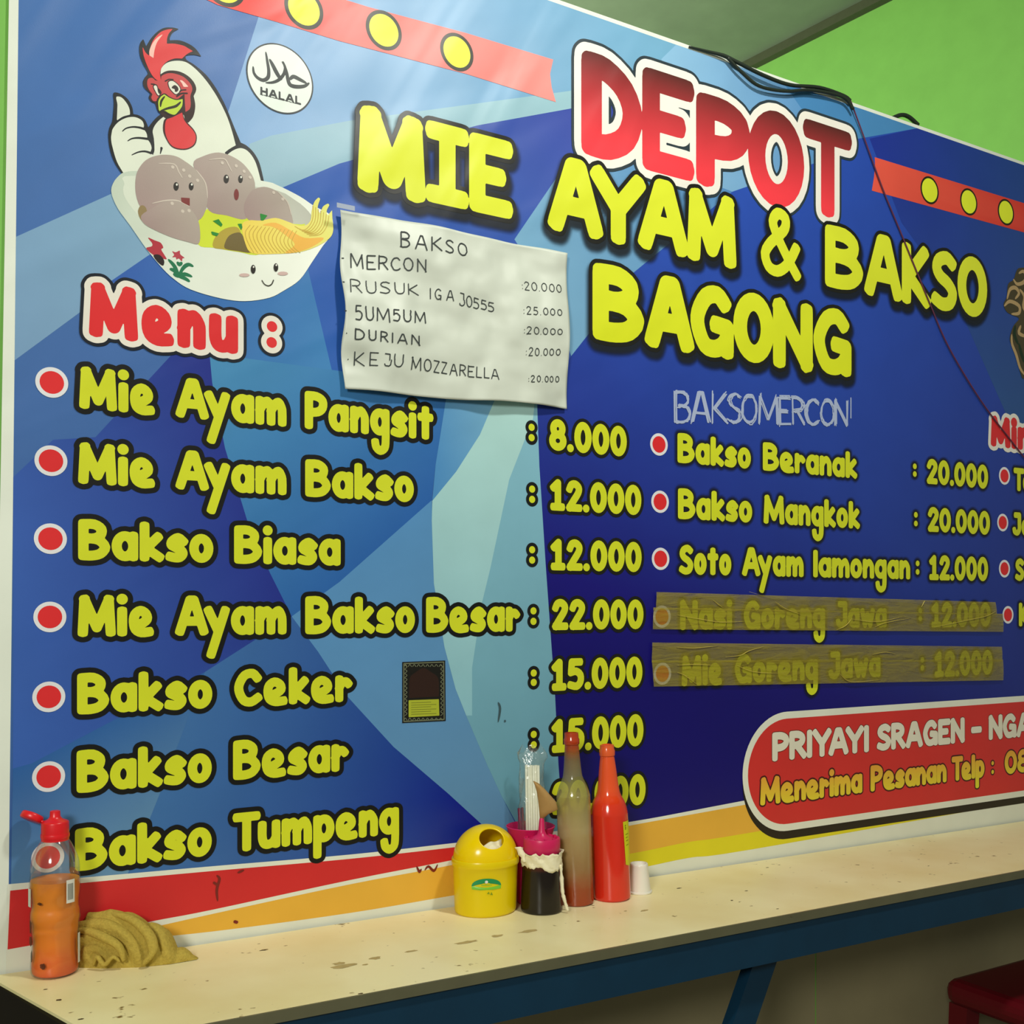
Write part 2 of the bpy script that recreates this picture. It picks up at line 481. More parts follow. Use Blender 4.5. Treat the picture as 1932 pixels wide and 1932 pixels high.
# ---------------------------------------------------------------- hand-drawn alphabet (centre lines)
XH = 0.66
def ell(cx, cy, rx, ry, n=14):
    return [(cx+rx*math.cos(2*math.pi*k/n), cy+ry*math.sin(2*math.pi*k/n)) for k in range(n)]
def G(w, *st): return (w, st)
FONT = {
 'A': G(.70, ('L', [(0,0),(.29,1),(.41,1),(.70,0)]), ('L', [(.16,.32),(.54,.32)])),
 'B': G(.56, ('L', [(0,0),(0,1)]), ('S', [(0,1),(.28,1),(.46,.86),(.44,.66),(.30,.56),(.08,.54)]), ('S', [(.12,.55),(.40,.50),(.56,.28),(.44,.07),(.22,0),(0,0)])),
 'C': G(.58, ('S', [(.56,.82),(.42,.98),(.18,.92),(.02,.62),(.02,.35),(.16,.06),(.38,0),(.58,.14)])),
 'D': G(.60, ('L', [(0,0),(0,1)]), ('S', [(0,1),(.22,.98),(.48,.80),(.60,.5),(.50,.18),(.24,.01),(0,0)])),
 'E': G(.48, ('L', [(0,0),(0,1)]), ('L', [(0,1),(.48,1)]), ('L', [(0,.51),(.36,.51)]), ('L', [(0,0),(.48,0)])),
 'G': G(.60, ('S', [(.54,.86),(.40,1),(.18,.93),(.02,.62),(.02,.35),(.15,.05),(.34,0),(.5,.08),(.58,.2)]), ('L', [(.60,0),(.60,.42),(.38,.45)])),
 'H': G(.58, ('L', [(0,0),(0,1)]), ('L', [(.58,0),(.58,1)]), ('L', [(0,.5),(.58,.5)])),
 'I': G(.0, ('L', [(0,0),(0,1)])),
 'J': G(.40, ('L', [(.10,1),(.40,1),(.40,.5)]), ('S', [(.40,.5),(.40,.2),(.26,0),(.05,.04),(0,.16)])),
 'K': G(.58, ('L', [(0,0),(0,1)]), ('L', [(.52,1),(.06,.46),(.58,0)])),
 'L': G(.44, ('L', [(0,1),(0,0),(.44,0)])),
 'M': G(.84, ('L', [(0,0),(.05,1)]), ('L', [(.05,1),(.42,.14),(.78,1)]), ('L', [(.78,1),(.84,0)])),
 'N': G(.58, ('L', [(0,0),(0,1)]), ('L', [(0,1),(.58,0)]), ('L', [(.58,0),(.58,1)])),
 'O': G(.62, ('O', ell(.31,.5,.31,.5))),
 'P': G(.50, ('L', [(0,0),(0,1)]), ('S', [(0,1),(.28,.99),(.48,.86),(.48,.62),(.32,.47),(.04,.43)])),
 'R': G(.54, ('L', [(0,0),(0,1)]), ('S', [(0,1),(.28,.99),(.46,.86),(.46,.66),(.30,.52),(.04,.48)]), ('L', [(.22,.48),(.54,0)])),
 'S': G(.50, ('S', [(.48,.90),(.32,1),(.10,.92),(.03,.74),(.14,.58),(.36,.46),(.50,.28),(.42,.06),(.20,0),(0,.08)])),
 'T': G(.60, ('L', [(0,1),(.60,1)]), ('L', [(.30,1),(.30,0)])),
 'U': G(.52, ('S', [(0,1),(0,.6),(.02,.25),(.14,.03),(.36,.02),(.50,.22),(.52,.6),(.52,1)])),
 'Y': G(.64, ('L', [(0,1),(.32,.48),(.64,1)]), ('L', [(.32,.48),(.32,0)])),
 'Z': G(.50, ('L', [(0,1),(.48,1),(0,0),(.50,0)])),
 '&': G(.72, ('S', [(.70,.0),(.50,.26),(.26,.62),(.17,.84),(.28,1),(.44,.95),(.44,.78),(.30,.62),(.12,.46),(0,.26),(.08,.05),(.26,.0),(.44,.10),(.58,.28),(.68,.46)])),
 'a': G(.44, ('O', ell(.22,.5*XH,.22,.5*XH)), ('L', [(.44,XH),(.44,0)])),
 'e': G(.48, ('S', [(.05,.20),(.24,.25),(.41,.38),(.38,.56),(.21,XH),(.04,.54),(0,.3),(.06,.07),(.24,-.03),(.48,-.01)])),
 'g': G(.44, ('O', ell(.22,.5*XH,.22,.5*XH)), ('S', [(.44,XH),(.44,.2),(.44,-.30),(.40,-.57),(.24,-.68),(.09,-.57),(.05,-.40)])),
 'i': G(.0, ('L', [(0,0),(0,XH*.97)]), ('D', (0, 1.02))),
 'k': G(.40, ('L', [(0,0),(0,1)]), ('L', [(.36,XH),(.05,.28),(.40,0)])),
 'l': G(.0, ('L', [(0,0),(0,1)])),
 'm': G(.72, ('L', [(0,0),(0,XH)]), ('S', [(0,.35),(.10,.54),(.24,XH),(.35,.48),(.36,.3),(.36,0)]), ('S', [(.36,.35),(.46,.54),(.60,XH),(.70,.48),(.72,.3),(.72,0)])),
 'n': G(.40, ('L', [(0,0),(0,XH)]), ('S', [(0,.35),(.10,.54),(.25,XH),(.38,.48),(.40,.3),(.40,0)])),
 'o': G(.42, ('O', ell(.21,.5*XH,.21,.5*XH))),
 'p': G(.44, ('L', [(0,XH),(0,-.54)]), ('O', ell(.22,.5*XH,.22,.5*XH))),
 'r': G(.30, ('L', [(0,0),(0,XH)]), ('S', [(0,.36),(.10,.54),(.22,.58),(.30,.5)])),
 's': G(.36, ('S', [(.36,.54),(.22,XH),(.06,.55),(.03,.42),(.14,.34),(.30,.25),(.35,.13),(.26,.01),(.12,0),(0,.03)])),
 't': G(.34, ('L', [(.17,.92),(.17,0)]), ('L', [(0,XH),(.34,XH)])),
 'u': G(.44, ('S', [(0,XH),(0,.25),(.06,.05),(.18,0),(.34,.06),(.42,.2)]), ('L', [(.44,XH),(.44,0)])),
 'w': G(.62, ('L', [(0,XH),(.15,0),(.31,.5),(.47,0),(.62,XH)])),
 'y': G(.50, ('L', [(0,XH),(.27,.03)]), ('L', [(.50,XH),(.08,-.76)])),
 '0': G(.46, ('O', ell(.23,.5,.23,.5))),
 '1': G(.34, ('L', [(0,.80),(.18,1),(.18,0)]), ('L', [(0,0),(.34,0)])),
 '2': G(.42, ('S', [(.02,.78),(.10,.96),(.26,1),(.40,.86),(.38,.64),(.20,.32),(.20,.32),(.02,.0)]), ('L', [(.02,0),(.42,0)])),
 '5': G(.44, ('L', [(.40,1),(.06,1),(.03,.58)]), ('S', [(.03,.58),(.24,.62),(.42,.46),(.42,.18),(.26,0),(0,.06)])),
 '6': G(.44, ('S', [(.38,1),(.14,.8),(.0,.4),(.06,.08),(.24,0),(.42,.12),(.44,.34),(.30,.5),(.1,.44)])),
 '8': G(.44, ('O', ell(.22,.76,.18,.24)), ('O', ell(.22,.26,.22,.26))),
 '.': G(.0, ('D', (0, 0))),
 ':': G(.0, ('D', (0, .12)), ('D', (0, .56))),
 '-': G(.26, ('L', [(0,.45),(.26,.45)])),
 '|': G(.34, ('L', [(.17,0),(.17,1)]), ('L', [(0,1),(.34,1)]), ('L', [(0,0),(.34,0)])),
 'h': G(.44, ('L', [(0,0),(0,1)]), ('S', [(0,.35),(.12,.54),(.28,XH),(.42,.48),(.44,.3),(.44,0)])),
}
KERN = {('A','y'): -1.2, ('T','e'): -1.0, ('T','u'): -0.9, ('r','i'): 0.1, ('A','Y'): -1.2, ('Y','A'): -1.2, ('i','e'): 0.05}
def glyphs(text, gap):
    """layout with unit scale: returns centre-line width and gaps"""
    return [FONT[c] for c in text]
def word(f, text, quad, r, gap=0.25, jit=0.0, square=True, reps=1, dotf=1.12):
    """quad: four (x,z) plane points: bottom left, bottom right, top right, top left of the OUTER box of the capitals"""
    bl, br, tr, tl = [np.array(q, float) for q in quad]
    Wd = 0.5*(np.linalg.norm(br-bl)+np.linalg.norm(tr-tl)); H = 0.5*(np.linalg.norm(tl-bl)+np.linalg.norm(tr-br))
    gs = glyphs(text, gap); n = len(gs)
    kern = [KERN.get((text[i], text[i+1]), 0)*r for i in range(n-1)]
    fixed = n*2*r+(n-1)*gap*r+sum(kern)
    ws = sum(g[0] for g in gs)
    sx = max((Wd-fixed)/ws, 0.001) if ws > 0 else 1
    sy = H-2*r
    def mp(x, y):
        u = x/Wd; v = (r+y*sy)/H
        return (1-v)*((1-u)*bl+u*br)+v*((1-u)*tl+u*tr)
    x = 0.0
    for i, (g, ch) in enumerate(zip(gs, text)):
        for kind, pts in g[1]:
            for rep in range(reps):
                def J(): return (rng.normal(0, jit), rng.normal(0, jit)) if jit else (0, 0)
                if kind == 'D':
                    f.dot(mp(x+r+pts[0]*sx, pts[1]), r*dotf if ch == 'i' else r*1.05); continue
                q = crv(pts, n=3) if kind == 'S' else (crv(pts, True, 2) if kind == 'O' else pts)
                if jit:
                    jo = J()
                    q = [(a+J()[0]*.4+jo[0], b+J()[1]*.4+jo[1]) for a, b in q]
                q = [mp(x+r+a*sx, b) for a, b in q]
                f.stroke(q, r, closed=(kind == 'O'), square=square and kind != 'O')
        x += g[0]*sx+2*r+gap*r+(kern[i] if i < n-1 else 0)
    return f
def zq(x0, x1, yt, yb, xr=None):
    """upright rectangle of the wall plane from pixels: left x, right x, top and bottom measured at xr (the left edge)"""
    if xr is None: xr = x0
    _, zb = W(xr, yb); _, zt = W(xr, yt)
    X0 = W(x0, yb)[0]; X1 = W(x1, yb)[0]
    return [(X0, zb), (X1, zb), (X1, zt), (X0, zt)]
def pq(x0, t0, b0, x1, t1, b1): return [W(x0, b0), W(x1, b1), W(x1, t1), W(x0, t0)]

exec_parts = []
# ================================================================ THE SETTING
M_GREEN = plain('green_wall_paint', C(122, 184, 84), 0.55, 0.3, bump=0.002, scale=14, var=0.12)
M_CEIL = plain('grey_green_ceiling', C(122, 138, 112), 0.8, 0.2, bump=0.002, scale=8, var=0.25)
M_FLOOR = plain('floor_tile', C(110, 104, 88), 0.5, 0.4, var=0.2, scale=4)
M_PANEL = plain('beige_panel', C(156, 146, 112), 0.6, 0.3, var=0.25, scale=5, bump=0.0008)
M_PANELD = plain('shaded_panel', C(30, 26, 14), 0.7, 0.3, var=0.3, scale=6)  # shade below the counter's left end put into the panel colour
M_WTRIM = plain('dark_wall_trim', C(70, 78, 52), 0.7, 0.3, var=0.2)
TOPZ = 0.5*(W(1272, 77)[1]+W(1932, 306)[1])
BL = W(8, 500)[0]
BR = 3.05
wall = box('wall_back', (-1.2, 4.2, 0.004, 0.13, 0, TOPZ-0.006), M_GREEN); tag(wall, kind='structure')
for k, (xa, xb, mt) in enumerate([(-1.1, 0.30, M_PANELD), (0.304, 0.93, M_PANEL), (0.936, W(1541, 1850)[0]-.002, M_PANEL), (W(1541, 1850)[0]+.002, 3.3, M_PANEL)]):
    box('wall_panel', (xa, xb, 0.0031, 0.0045, 0.02, ztop(max(xa, .1))-.0075 if xa < 0 else ztop(xb)-.008), mt, wall)
fl = box('floor', (-2.5, 5.0, -4.0, 5.0, -0.05, 0), M_FLOOR); tag(fl, kind='structure')
h = 1.95; A = Vector((1.363*h, -DIST+1.45*h)); d = Vector((.034, -.255)).normalized()
p0 = A-d*3.2; p1 = A+d*(A.y-0.14)/(-d.y)
nrm = Vector((-d.y, d.x))
if nrm.x < 0: nrm = -nrm
vs = []
for z in (0, CAMZ+h+.02):
    for p in (p0, p1, p1+nrm*.12, p0+nrm*.12): vs.append((p.x, p.y, z))
fs = [(0,1,2,3), (4,7,6,5), (0,4,5,1), (1,5,6,2), (2,6,7,3), (3,7,4,0)]
wr = mk('wall_right', vs, fs, M_GREEN, None, org=(p1.x, p1.y, 0)); tag(wr, kind='structure')
ce = box('ceiling', (-2.5, 5.0, -4.0, 5.2, CAMZ+h, CAMZ+h+.1), M_CEIL); tag(ce, kind='structure')
# cornice strip along the junction
vs = []
for z in (CAMZ+h-.030, CAMZ+h-.001):
    for p in (p0, p1, p1-nrm*.03, p0-nrm*.03): vs.append((p.x, p.y, z))
tr = mk('trim_1', vs, fs, M_WTRIM, None, org=(p1.x, p1.y, CAMZ+h-.03)); tag(tr, kind='structure')

# ================================================================ THE BANNER
bz0 = 0.742
def slant(p, q):
    a, b_ = W(*p), W(*q); return lambda z: a[0]+(b_[0]-a[0])*(z-a[1])/(b_[1]-a[1])
BLf = slant((17, 0), (-14, 1800)); XLf = slant((35, 0), (15, 1790))
_v, _f = boxvf(0, BR, -0.0007, 0.003, bz0, TOPZ)
_v = [(x if x else BLf(z), y, z if z > 1 else ztop(x if x else BLf(z))-.006) for x, y, z in _v]
banner = mk('menu_banner', _v, _f, M_PRINT, None, org=((BL+BR)/2, 0, bz0))
tag(banner, 'large blue vinyl menu banner with yellow lettering on the green wall above the counter', 'banner')
a = banner.data.color_attributes.new('Col', 'FLOAT_COLOR', 'POINT')
WHITE = C(228, 234, 222)
for dd in a.data: dd.color = WHITE
def PX(pts, fr=(0, 0, 1)):
    ox, oy, s = fr
    return [W(ox+p[0]/s, oy+p[1]/s) for p in pts]
Z1 = (0, 0, 2.927); Z2 = (640, 0, 2.927); Z3 = (1272, 0, 2.927); Z4 = (180, 30, 6.44); Z5 = (200, 280, 4.391)
Zd = (0, 640, 2.927); Ze = (640, 640, 2.927); Zf = (1272, 640, 2.927); Zg = (0, 1272, 2.927); Zh = (640, 1272, 2.927); Zi = (1272, 1272, 2.927)
def facet(pts, c0, c1=None, g=None, lay=1, name='colour_field', smooth=False, parent=None, world=False):
    P = pts if world else PX(pts)
    P = [(max(x, XLf(z)), min(z, topb)) for x, z in P]
    if smooth: P = crv(P, True, 6)
    col = C(*c0)
    if c1 is not None:
        q = PX(g); col = (q[0], C(*c0), q[1], C(*c1))
    return layer(name, [np.array(P)], col, lay, parent or banner)
# frame of the printed picture: left edge px 36@0 .. 14@1790
topb = TOPZ-0.008
zb_ = lambda px, py: W(px, py)[1]
field = facet([(0, W(27, 1700)[1]), (BR, W(27, 1640)[1]), (BR, topb), (0, topb)], (70, 112, 176), (56, 96, 160), [(200, 200), (200, 1500)], 0, 'blue_ground_print', world=True)
FP = field
def fc(pts, c0, c1=None, g=None, lay=1, smooth=False): return facet(pts, c0, c1, g, lay, parent=FP, smooth=smooth)
# upper left
fc([(487,34),(530,-150),(900,-150),(1290,60),(1300,300),(470,330),(405,290)], (130, 170, 215), (118, 168, 205), [(500, 60), (1000, 200)], 1)
fc([(470,272),(512,256),(660,228),(1074,172),(1300,110),(1300,330),(900,400),(533,354),(470,380)], (142, 180, 200), (150, 190, 204), [(500, 300), (1000, 190)], 2)
fc([(29,447),(212,365),(330,330),(420,420),(280,482),(150,590),(26,680)], (122, 160, 196), (128, 168, 200), [(40, 500), (260, 400)], 1)
fc([(210,530),(280,482),(420,420),(640,309),(640,760),(400,722),(395,667),(326,667)], (50, 100, 178), (62, 128, 188), [(300, 520), (600, 700)], 2)
fc([(533,354),(640,309),(900,237),(1077,205),(1381,120),(1620,255),(1620,700),(1012,790),(640,760),(560,420)], (42, 92, 178), (52, 78, 168), [(560, 420), (1000, 300)], 2)
# light wedge by the paper
fc([(1060,320),(970,452),(1040,560),(1077,672),(1111,629),(1193,516),(1248,471),(1381,362),(1420,345),(1425,250),(1200,250)], (118, 168, 202), (78, 132, 190), [(1000, 500), (1400, 320)], 3)
# dark triangle and mid fields
fc([(326,667),(395,667),(400,722),(424,845),(466,982),(509,1081),(550,1163),(386,1268),(60,1440),(24,1450),(22,900),(100,830),(180,825)], (48, 84, 168), (30, 44, 138), [(180, 1100), (500, 1000)], 3)
fc([(395,667),(640,700),(845,740),(843,756),(821,879),(814,944),(640,1098),(550,1163),(509,1081),(466,982),(424,845),(400,722)], (66, 134, 186), (40, 98, 172), [(420, 760), (680, 1050)], 3)
fc([(550,1163),(640,1098),(814,944),(818,1101),(859,1300),(879,1350),(920,1446),(947,1504),(990,1590),(930,1575),(845,1497),(742,1409),(654,1313),(600,1230)], (86, 142, 194), (92, 142, 188), [(700, 1100), (850, 1400)], 3)
fc([(386,1268),(550,1163),(600,1230),(654,1313),(742,1409),(845,1497),(930,1575),(990,1590),(860,1640),(300,1700),(150,1640)], (62, 112, 172), (28, 66, 150), [(300, 1400), (700, 1500)], 3)
fc([(24,1450),(60,1440),(386,1268),(300,1500),(220,1700),(20,1720)], (60, 108, 168), (92, 136, 178), [(60, 1500), (140, 1640)], 4)
# pale lens
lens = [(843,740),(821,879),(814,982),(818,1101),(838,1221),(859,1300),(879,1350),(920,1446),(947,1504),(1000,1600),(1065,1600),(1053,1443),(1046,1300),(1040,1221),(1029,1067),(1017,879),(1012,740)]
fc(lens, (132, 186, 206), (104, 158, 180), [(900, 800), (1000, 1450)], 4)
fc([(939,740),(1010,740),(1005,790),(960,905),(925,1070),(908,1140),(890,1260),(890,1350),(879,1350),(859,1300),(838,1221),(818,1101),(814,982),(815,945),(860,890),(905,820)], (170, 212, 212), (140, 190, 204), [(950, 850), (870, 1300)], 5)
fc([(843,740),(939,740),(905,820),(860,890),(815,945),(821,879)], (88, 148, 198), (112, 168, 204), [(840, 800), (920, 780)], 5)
# navy right
navy = [(1012,770),(1017,879),(1029,1067),(1040,1221),(1046,1300),(1053,1443),(1065,1620),(1932,1620),(2150,1560),(2150,330),(1730,239),(1620,260),(1381,362),(1248,471),(1193,516),(1111,629),(1077,672),(1040,730)]
fc(navy, (36, 66, 162), (22, 28, 128), [(1300, 640), (1300, 1000)], 3)
fc([(1640,262),(1730,239),(1860,272),(2150,380),(2150,900),(1932,860),(1800,560),(1700,420)], (34, 58, 148), (40, 78, 140), [(1700, 350), (1932, 600)], 4)
fc([(1625,205),(1730,239),(1620,262),(1560,275),(1480,160),(1560,185)], (72, 134, 188), None, None, 4)
fc([(1247,112),(1275,84),(1400,120),(1560,192),(1640,215),(1560,300),(1381,362),(1300,330)], (150, 196, 226), (84, 140, 196), [(1150, 120), (1560, 230)], 3)

# bottom bands: white, red, white, orange, yellow
def band(name, top, bot, c0, lay, c1=None, g=None, parent=None):
    P = crv(PX(top), False, 5)+crv(PX(bot[::-1]), False, 5)
    col = C(*c0) if c1 is None else (PX(g)[0], C(*c0), PX(g)[1], C(*c1))
    return layer(name, [np.array(P)], col, lay, parent or banner)
band('white_band_print', [(14,1668),(150,1656),(400,1634),(660,1612),(858,1590),(1020,1571),(1190,1550),(1405,1510),(1932,1410),(2150,1370)],
     [(10,1860),(660,1760),(1272,1660),(1932,1560),(2150,1530)], (225, 228, 214), 6)
band('red_band_print', [(19,1680),(150,1666),(400,1643),(660,1620),(858,1598),(960,1585),(1040,1574)],
     [(14,1791),(150,1766),(290,1737),(400,1716),(660,1660),(860,1621),(960,1598),(1040,1576)], (205, 40, 42), 7)
band('orange_band_print', [(240,1760),(400,1724),(660,1668),(860,1630),(1020,1592),(1190,1557),(1405,1518),(1932,1420),(2150,1375)],
     [(240,1772),(400,1757),(660,1722),(860,1688),(1020,1662),(1190,1640),(1300,1618),(1419,1602),(1932,1512),(2150,1475)], (228, 174, 60), 7)
band('yellow_band_print', [(1000,1640),(1190,1610),(1300,1588),(1419,1570),(1932,1480),(2150,1440)],
     [(1000,1668),(1190,1640),(1300,1618),(1419,1602),(1932,1512),(2150,1475)], (222, 210, 32), 8)

# red strips with yellow dots at the top
def strip(pts, dots, ro, ri, label, c0, g0, c1, g1):
    o = layer('red_strip_print', [np.array(PX(pts))], (W(*g0), C(*c0), W(*g1), C(*c1)), 6, banner)
    o['label'] = label
    for p in dots:
        f = Field(); f.dot(W(*p), ri)
        draw(f, [('yellow_dot', 0, C(226, 236, 52), 8), ('dot_outline', ro-ri, C(38, 36, 22), 7)], o)
    return o
strip([(250,-62),(400,5),(410,10),(525,43),(640,78),(879,140),(1048,193),(1040,165),(1037,140),(1043,113),(879,63),(695,14),(640,-3),(400,-80)],
      [(423,-27),(573,17),(723.7,58),(861.4,99)], .034, .0275, 'red strip with yellow dots left of the red heading', (240, 70, 60), (450, 0), (250, 130, 124), (900, 110))
strip([(1649.5,297),(1650,315),(1648,335),(1644,360),(1932,439),(2150,500),(2150,452),(1932,384)],
      [(1753,359.4),(1826.8,381.3),(1896.9,400.7),(1962,419)], .0335, .0285, 'red strip with yellow dots right of the red heading', (232, 90, 72), (1650, 330), (214, 60, 48), (1932, 420))

YEL = C(210, 217, 38); BLK = C(11, 11, 9)
# column 1
rows1 = [
 (690.6, 771, [('Mie',149,292),('Ayam',331,540),('Pangsit',574,817)]),
 (834, 913, [('Mie',147,292),('Ayam',331,540),('Bakso',575,780)]),
 (979, 1057, [('Bakso',147,402),('Biasa',441,642)]),
 (1122, 1202, [('Mie',146,290),('Ayam',330,540),('Bakso',575,782),('Besar',803,980)]),
 (1270, 1348, [('Bakso',145,400),('Ceker',441,664)]),
 (1415.5, 1496, [('Bakso',144,399),('Besar',439,657)]),
 (1563, 1643, [('Bakso',141,399),('Tumpeng',438,752)])]
price1 = [('8.000',1035,1181.5,789.3,849.4),('12.000',1037,1209,903,963),('12.000',1038,1209.5,1016,1076),('22.000',1040,1213,1130,1189),
          ('15.000',1040,1211,1243,1304),('15.000',1040,1213,1357,1421),('20.000',1040,1217,1476,1538)]
colon1 = [(1002,806.5,826),(1003,923,942.4),(1003,1037.3,1056.8),(1005.5,1152.5,1172.3),(1006,1269.7,1287.4),(1006,1385.4,1405),(1007,1502,1521)]
bul1 = [(97.6,722),(96,869.5),(95,1016.5),(94,1164),(92,1314.6),(91.6,1465),(90,1617)]
def bullet(p, nm='bullet_print', lay=8):
    f = Field(); f.dot(W(*p), .0168)
    return draw(f, [(nm, 0, C(222, 42, 46), lay+1), ('bullet_ring', .0058, C(226, 226, 230), lay)], banner)
for t, b, ws in rows1:
    f = Field()
    for tx, x0, x1 in ws:
        f = Field()
        q = zq(149, 150, t, b)
        zb, zt = q[0][1], q[3][1]
        word(f, tx, [(W(x0, b)[0], zb), (W(x1, b)[0], zb), (W(x1, b)[0], zt), (W(x0, b)[0], zt)], .0074)
        draw(f, [('menu_word_lettering', 0, YEL, 10), ('lettering_outline', .0078, BLK, 9)], banner)
for (tx, x0, x1, t, b), (cx, ya, yb) in zip(price1, colon1):
    f = Field(); word(f, tx, zq(x0, x1, t, b), .0074, gap=0.2)
    draw(f, [('price_lettering', 0, YEL, 10), ('lettering_outline', .0066, C(22, 22, 14), 9)], banner)
    f = Field(); f.dot(W(cx, ya), .0068).dot(W(cx, yb), .0068)
    draw(f, [('colon_print', 0, YEL, 10), ('colon_outline', .0066, C(16, 18, 18), 9)], banner)
for p in bul1: bullet(p)
# column 2
HAL = C(24, 26, 22)
rows2 = [
 (816.6, 873, 1277, [('Bakso',1277,1415.5),('Beranak',1438,1616)], (1724.7,880,894.5), ('20.000',1747,1863,865,912.6)),
 (921, 979, 1278, [('Bakso',1278,1418),('Mangkok',1439.5,1621)], (1726.7,971.4,987.8), ('20.000',1749,1866.5,956,1003)),
 (1027, 1084, 1280, [('Soto',1280,1378.6),('Ayam',1399,1515),('lamongan',1533,1716)], (1730,1063,1079), ('12.000',1752,1863,1046.6,1094.4)),
 (1132, 1189, 1282, [('Nasi',1282,1380),('Goreng',1402,1555.5),('Jawa',1576,1671.7)], (1735,1152,1167), ('12.000',1756,1868,1136,1184)),
 (1237, 1295, 1285, [('Mie',1285,1361),('Goreng',1385,1542),('Jawa',1562,1660)], (1739,1245,1260), ('12.000',1762,1871.6,1229,1278))]
bul2 = [(1242.3,838.8),(1244.4,946.8),(1245.4,1054.4),(1248,1163.4),(1248.8,1271)]
for k, (t, b, xr, ws, cl, pr) in enumerate(rows2):
    f = Field(); q = zq(xr, xr+1, t, b); zb, zt = q[0][1], q[3][1]
    for tx, x0, x1 in ws:
        f = Field()
        word(f, tx, [(W(x0, b)[0], zb), (W(x1, b)[0], zb), (W(x1, b)[0], zt), (W(x0, b)[0], zt)], .0073)
        o = draw(f, [('menu_word_lettering', 0, YEL, 10)], banner)
        halo(f, .002, .010, HAL, 9, o)
    f = Field(); word(f, pr[0], zq(*pr[1:]), .0074, gap=.2); f.dot(W(cl[0], cl[1]), .0068).dot(W(cl[0], cl[2]), .0068)
    o = draw(f, [('price_lettering', 0, YEL, 10)], banner)
    halo(f, .002, .010, HAL, 9, o)
for p in bul2: bullet(p)
# column 3, cut by the frame
for p in [(1894,898),(1890.7,986),(1894,1073),(1900.6,1160)]: bullet(p)
for tx, x0, x1, t, b in [('Te',1911,1946,882,926),('Je',1909,1944,966,1010),('S',1914,1931,1053,1096),('K',1921,1940,1137,1182)]:
    f = Field(); word(f, tx, zq(x0, x1, t, b), .0074)
    o = draw(f, [('menu_word_lettering', 0, YEL, 10)], banner); halo(f, .002, .010, HAL, 9, o)
f = Field(); word(f, 'Min', zq(1868, 1941, 783.5, 842), .0115)
draw(f, [('drinks_heading_lettering', 0, C(214, 44, 48), 10), ('lettering_ring', .0105, C(226, 222, 212), 9)], banner)
# "Menu :"
f = Field(); word(f, 'Menu', zq(167.4, 448.6, 531, 635), .0100, gap=0.5)
f.dot(W(512.5, 616.7), .0088).dot(W(511.8, 646.7), .0088)
draw(f, [('menu_heading_lettering', 0, C(222, 42, 46), 12), ('lettering_ring', .0090, C(232, 226, 214), 11), ('lettering_outline', .0138, C(14, 22, 36), 10)], banner)

# headings
def letters(f, items, r):
    for it in items:
        ch, x0, x1, t, b = it[:5]; rr = it[5] if len(it) > 5 else r
        word(f, ch, zq(x0, x1, t, b), rr, square=True)
YH = C(220, 230, 40)
def heading(name, items, r, parent=banner):
    f = Field(); letters(f, items, r)
    o = draw(f, [(name, 0, (W(1000, 300), C(222, 230, 52), W(1000, 700), C(216, 224, 26)), 13),
                 ('lettering_outline', .0082, C(26, 26, 20), 12)], banner, res=.0016)
    halo(f, .006, .020, C(22, 28, 34), 10, o, off=(.001, -.011))
    return o
heading('shop_name_lettering', [('M',673.5,802,194,360,.0195),('|',801,884,225,380,.0165),('E',884,967,248,398,.0170)], .018)
heading('shop_name_lettering', [('A',1033,1136,286,433,.0185),('Y',1113,1216,309,451,.0185),('A',1203,1298,327,468,.0185),('M',1295,1388,351,490,.0178)], .018)
heading('shop_name_lettering', [('&',1434,1511,384,516,.0125)], .014)
heading('shop_name_lettering', [('B',1555,1627,422,540,.0168),('A',1629.7,1701,434,556,.0172),('K',1700,1754.4,455,572,.0165),('S',1755.4,1804,467,582,.0165),('O',1805,1861,477,592,.0168)], .017)
heading('shop_name_lettering', [('B',1116.6,1214,494,640,.0195),('A',1215.7,1308,512,654,.0195),('G',1301,1383,530,668,.0185),('O',1382,1459,545,679,.0195),('N',1457,1532,560,693,.0190),('G',1533,1605,574,702,.0180)], .019)
f = Field(); letters(f, [('D',1095.4,1211,92,290,.0245),('E',1210.5,1309,124,319,.0225),('P',1312,1413,171,348,.0255),('O',1410,1516,193,377,.0250),('T',1513.5,1606,222,398,.0215)], .024)
draw(f, [('depot_heading_lettering', 0, (W(1560, 260), C(128, 44, 44), W(1560, 345), C(216, 58, 66)), 11),
         ('lettering_ring', .0165, C(240, 236, 226), 10), ('lettering_outline', .0225, C(44, 58, 66), 9)], banner, res=.0018)['label'] = 'dark red heading letters with white rims'

# white scribble
f = Field(); word(f, 'BAKSOMERCON', pq(1274,737,797,1598,756,803), .0014, gap=3.0, jit=.034, square=False, reps=5)
word(f, 'I', pq(1603,750,790,1607,750,790), .0018, square=False)
o = draw(f, [('chalk_scribble_lettering', 0, C(168, 180, 210), 11)], banner, res=.0009)
o['label'] = 'faint white handwriting scratched on the navy ground'

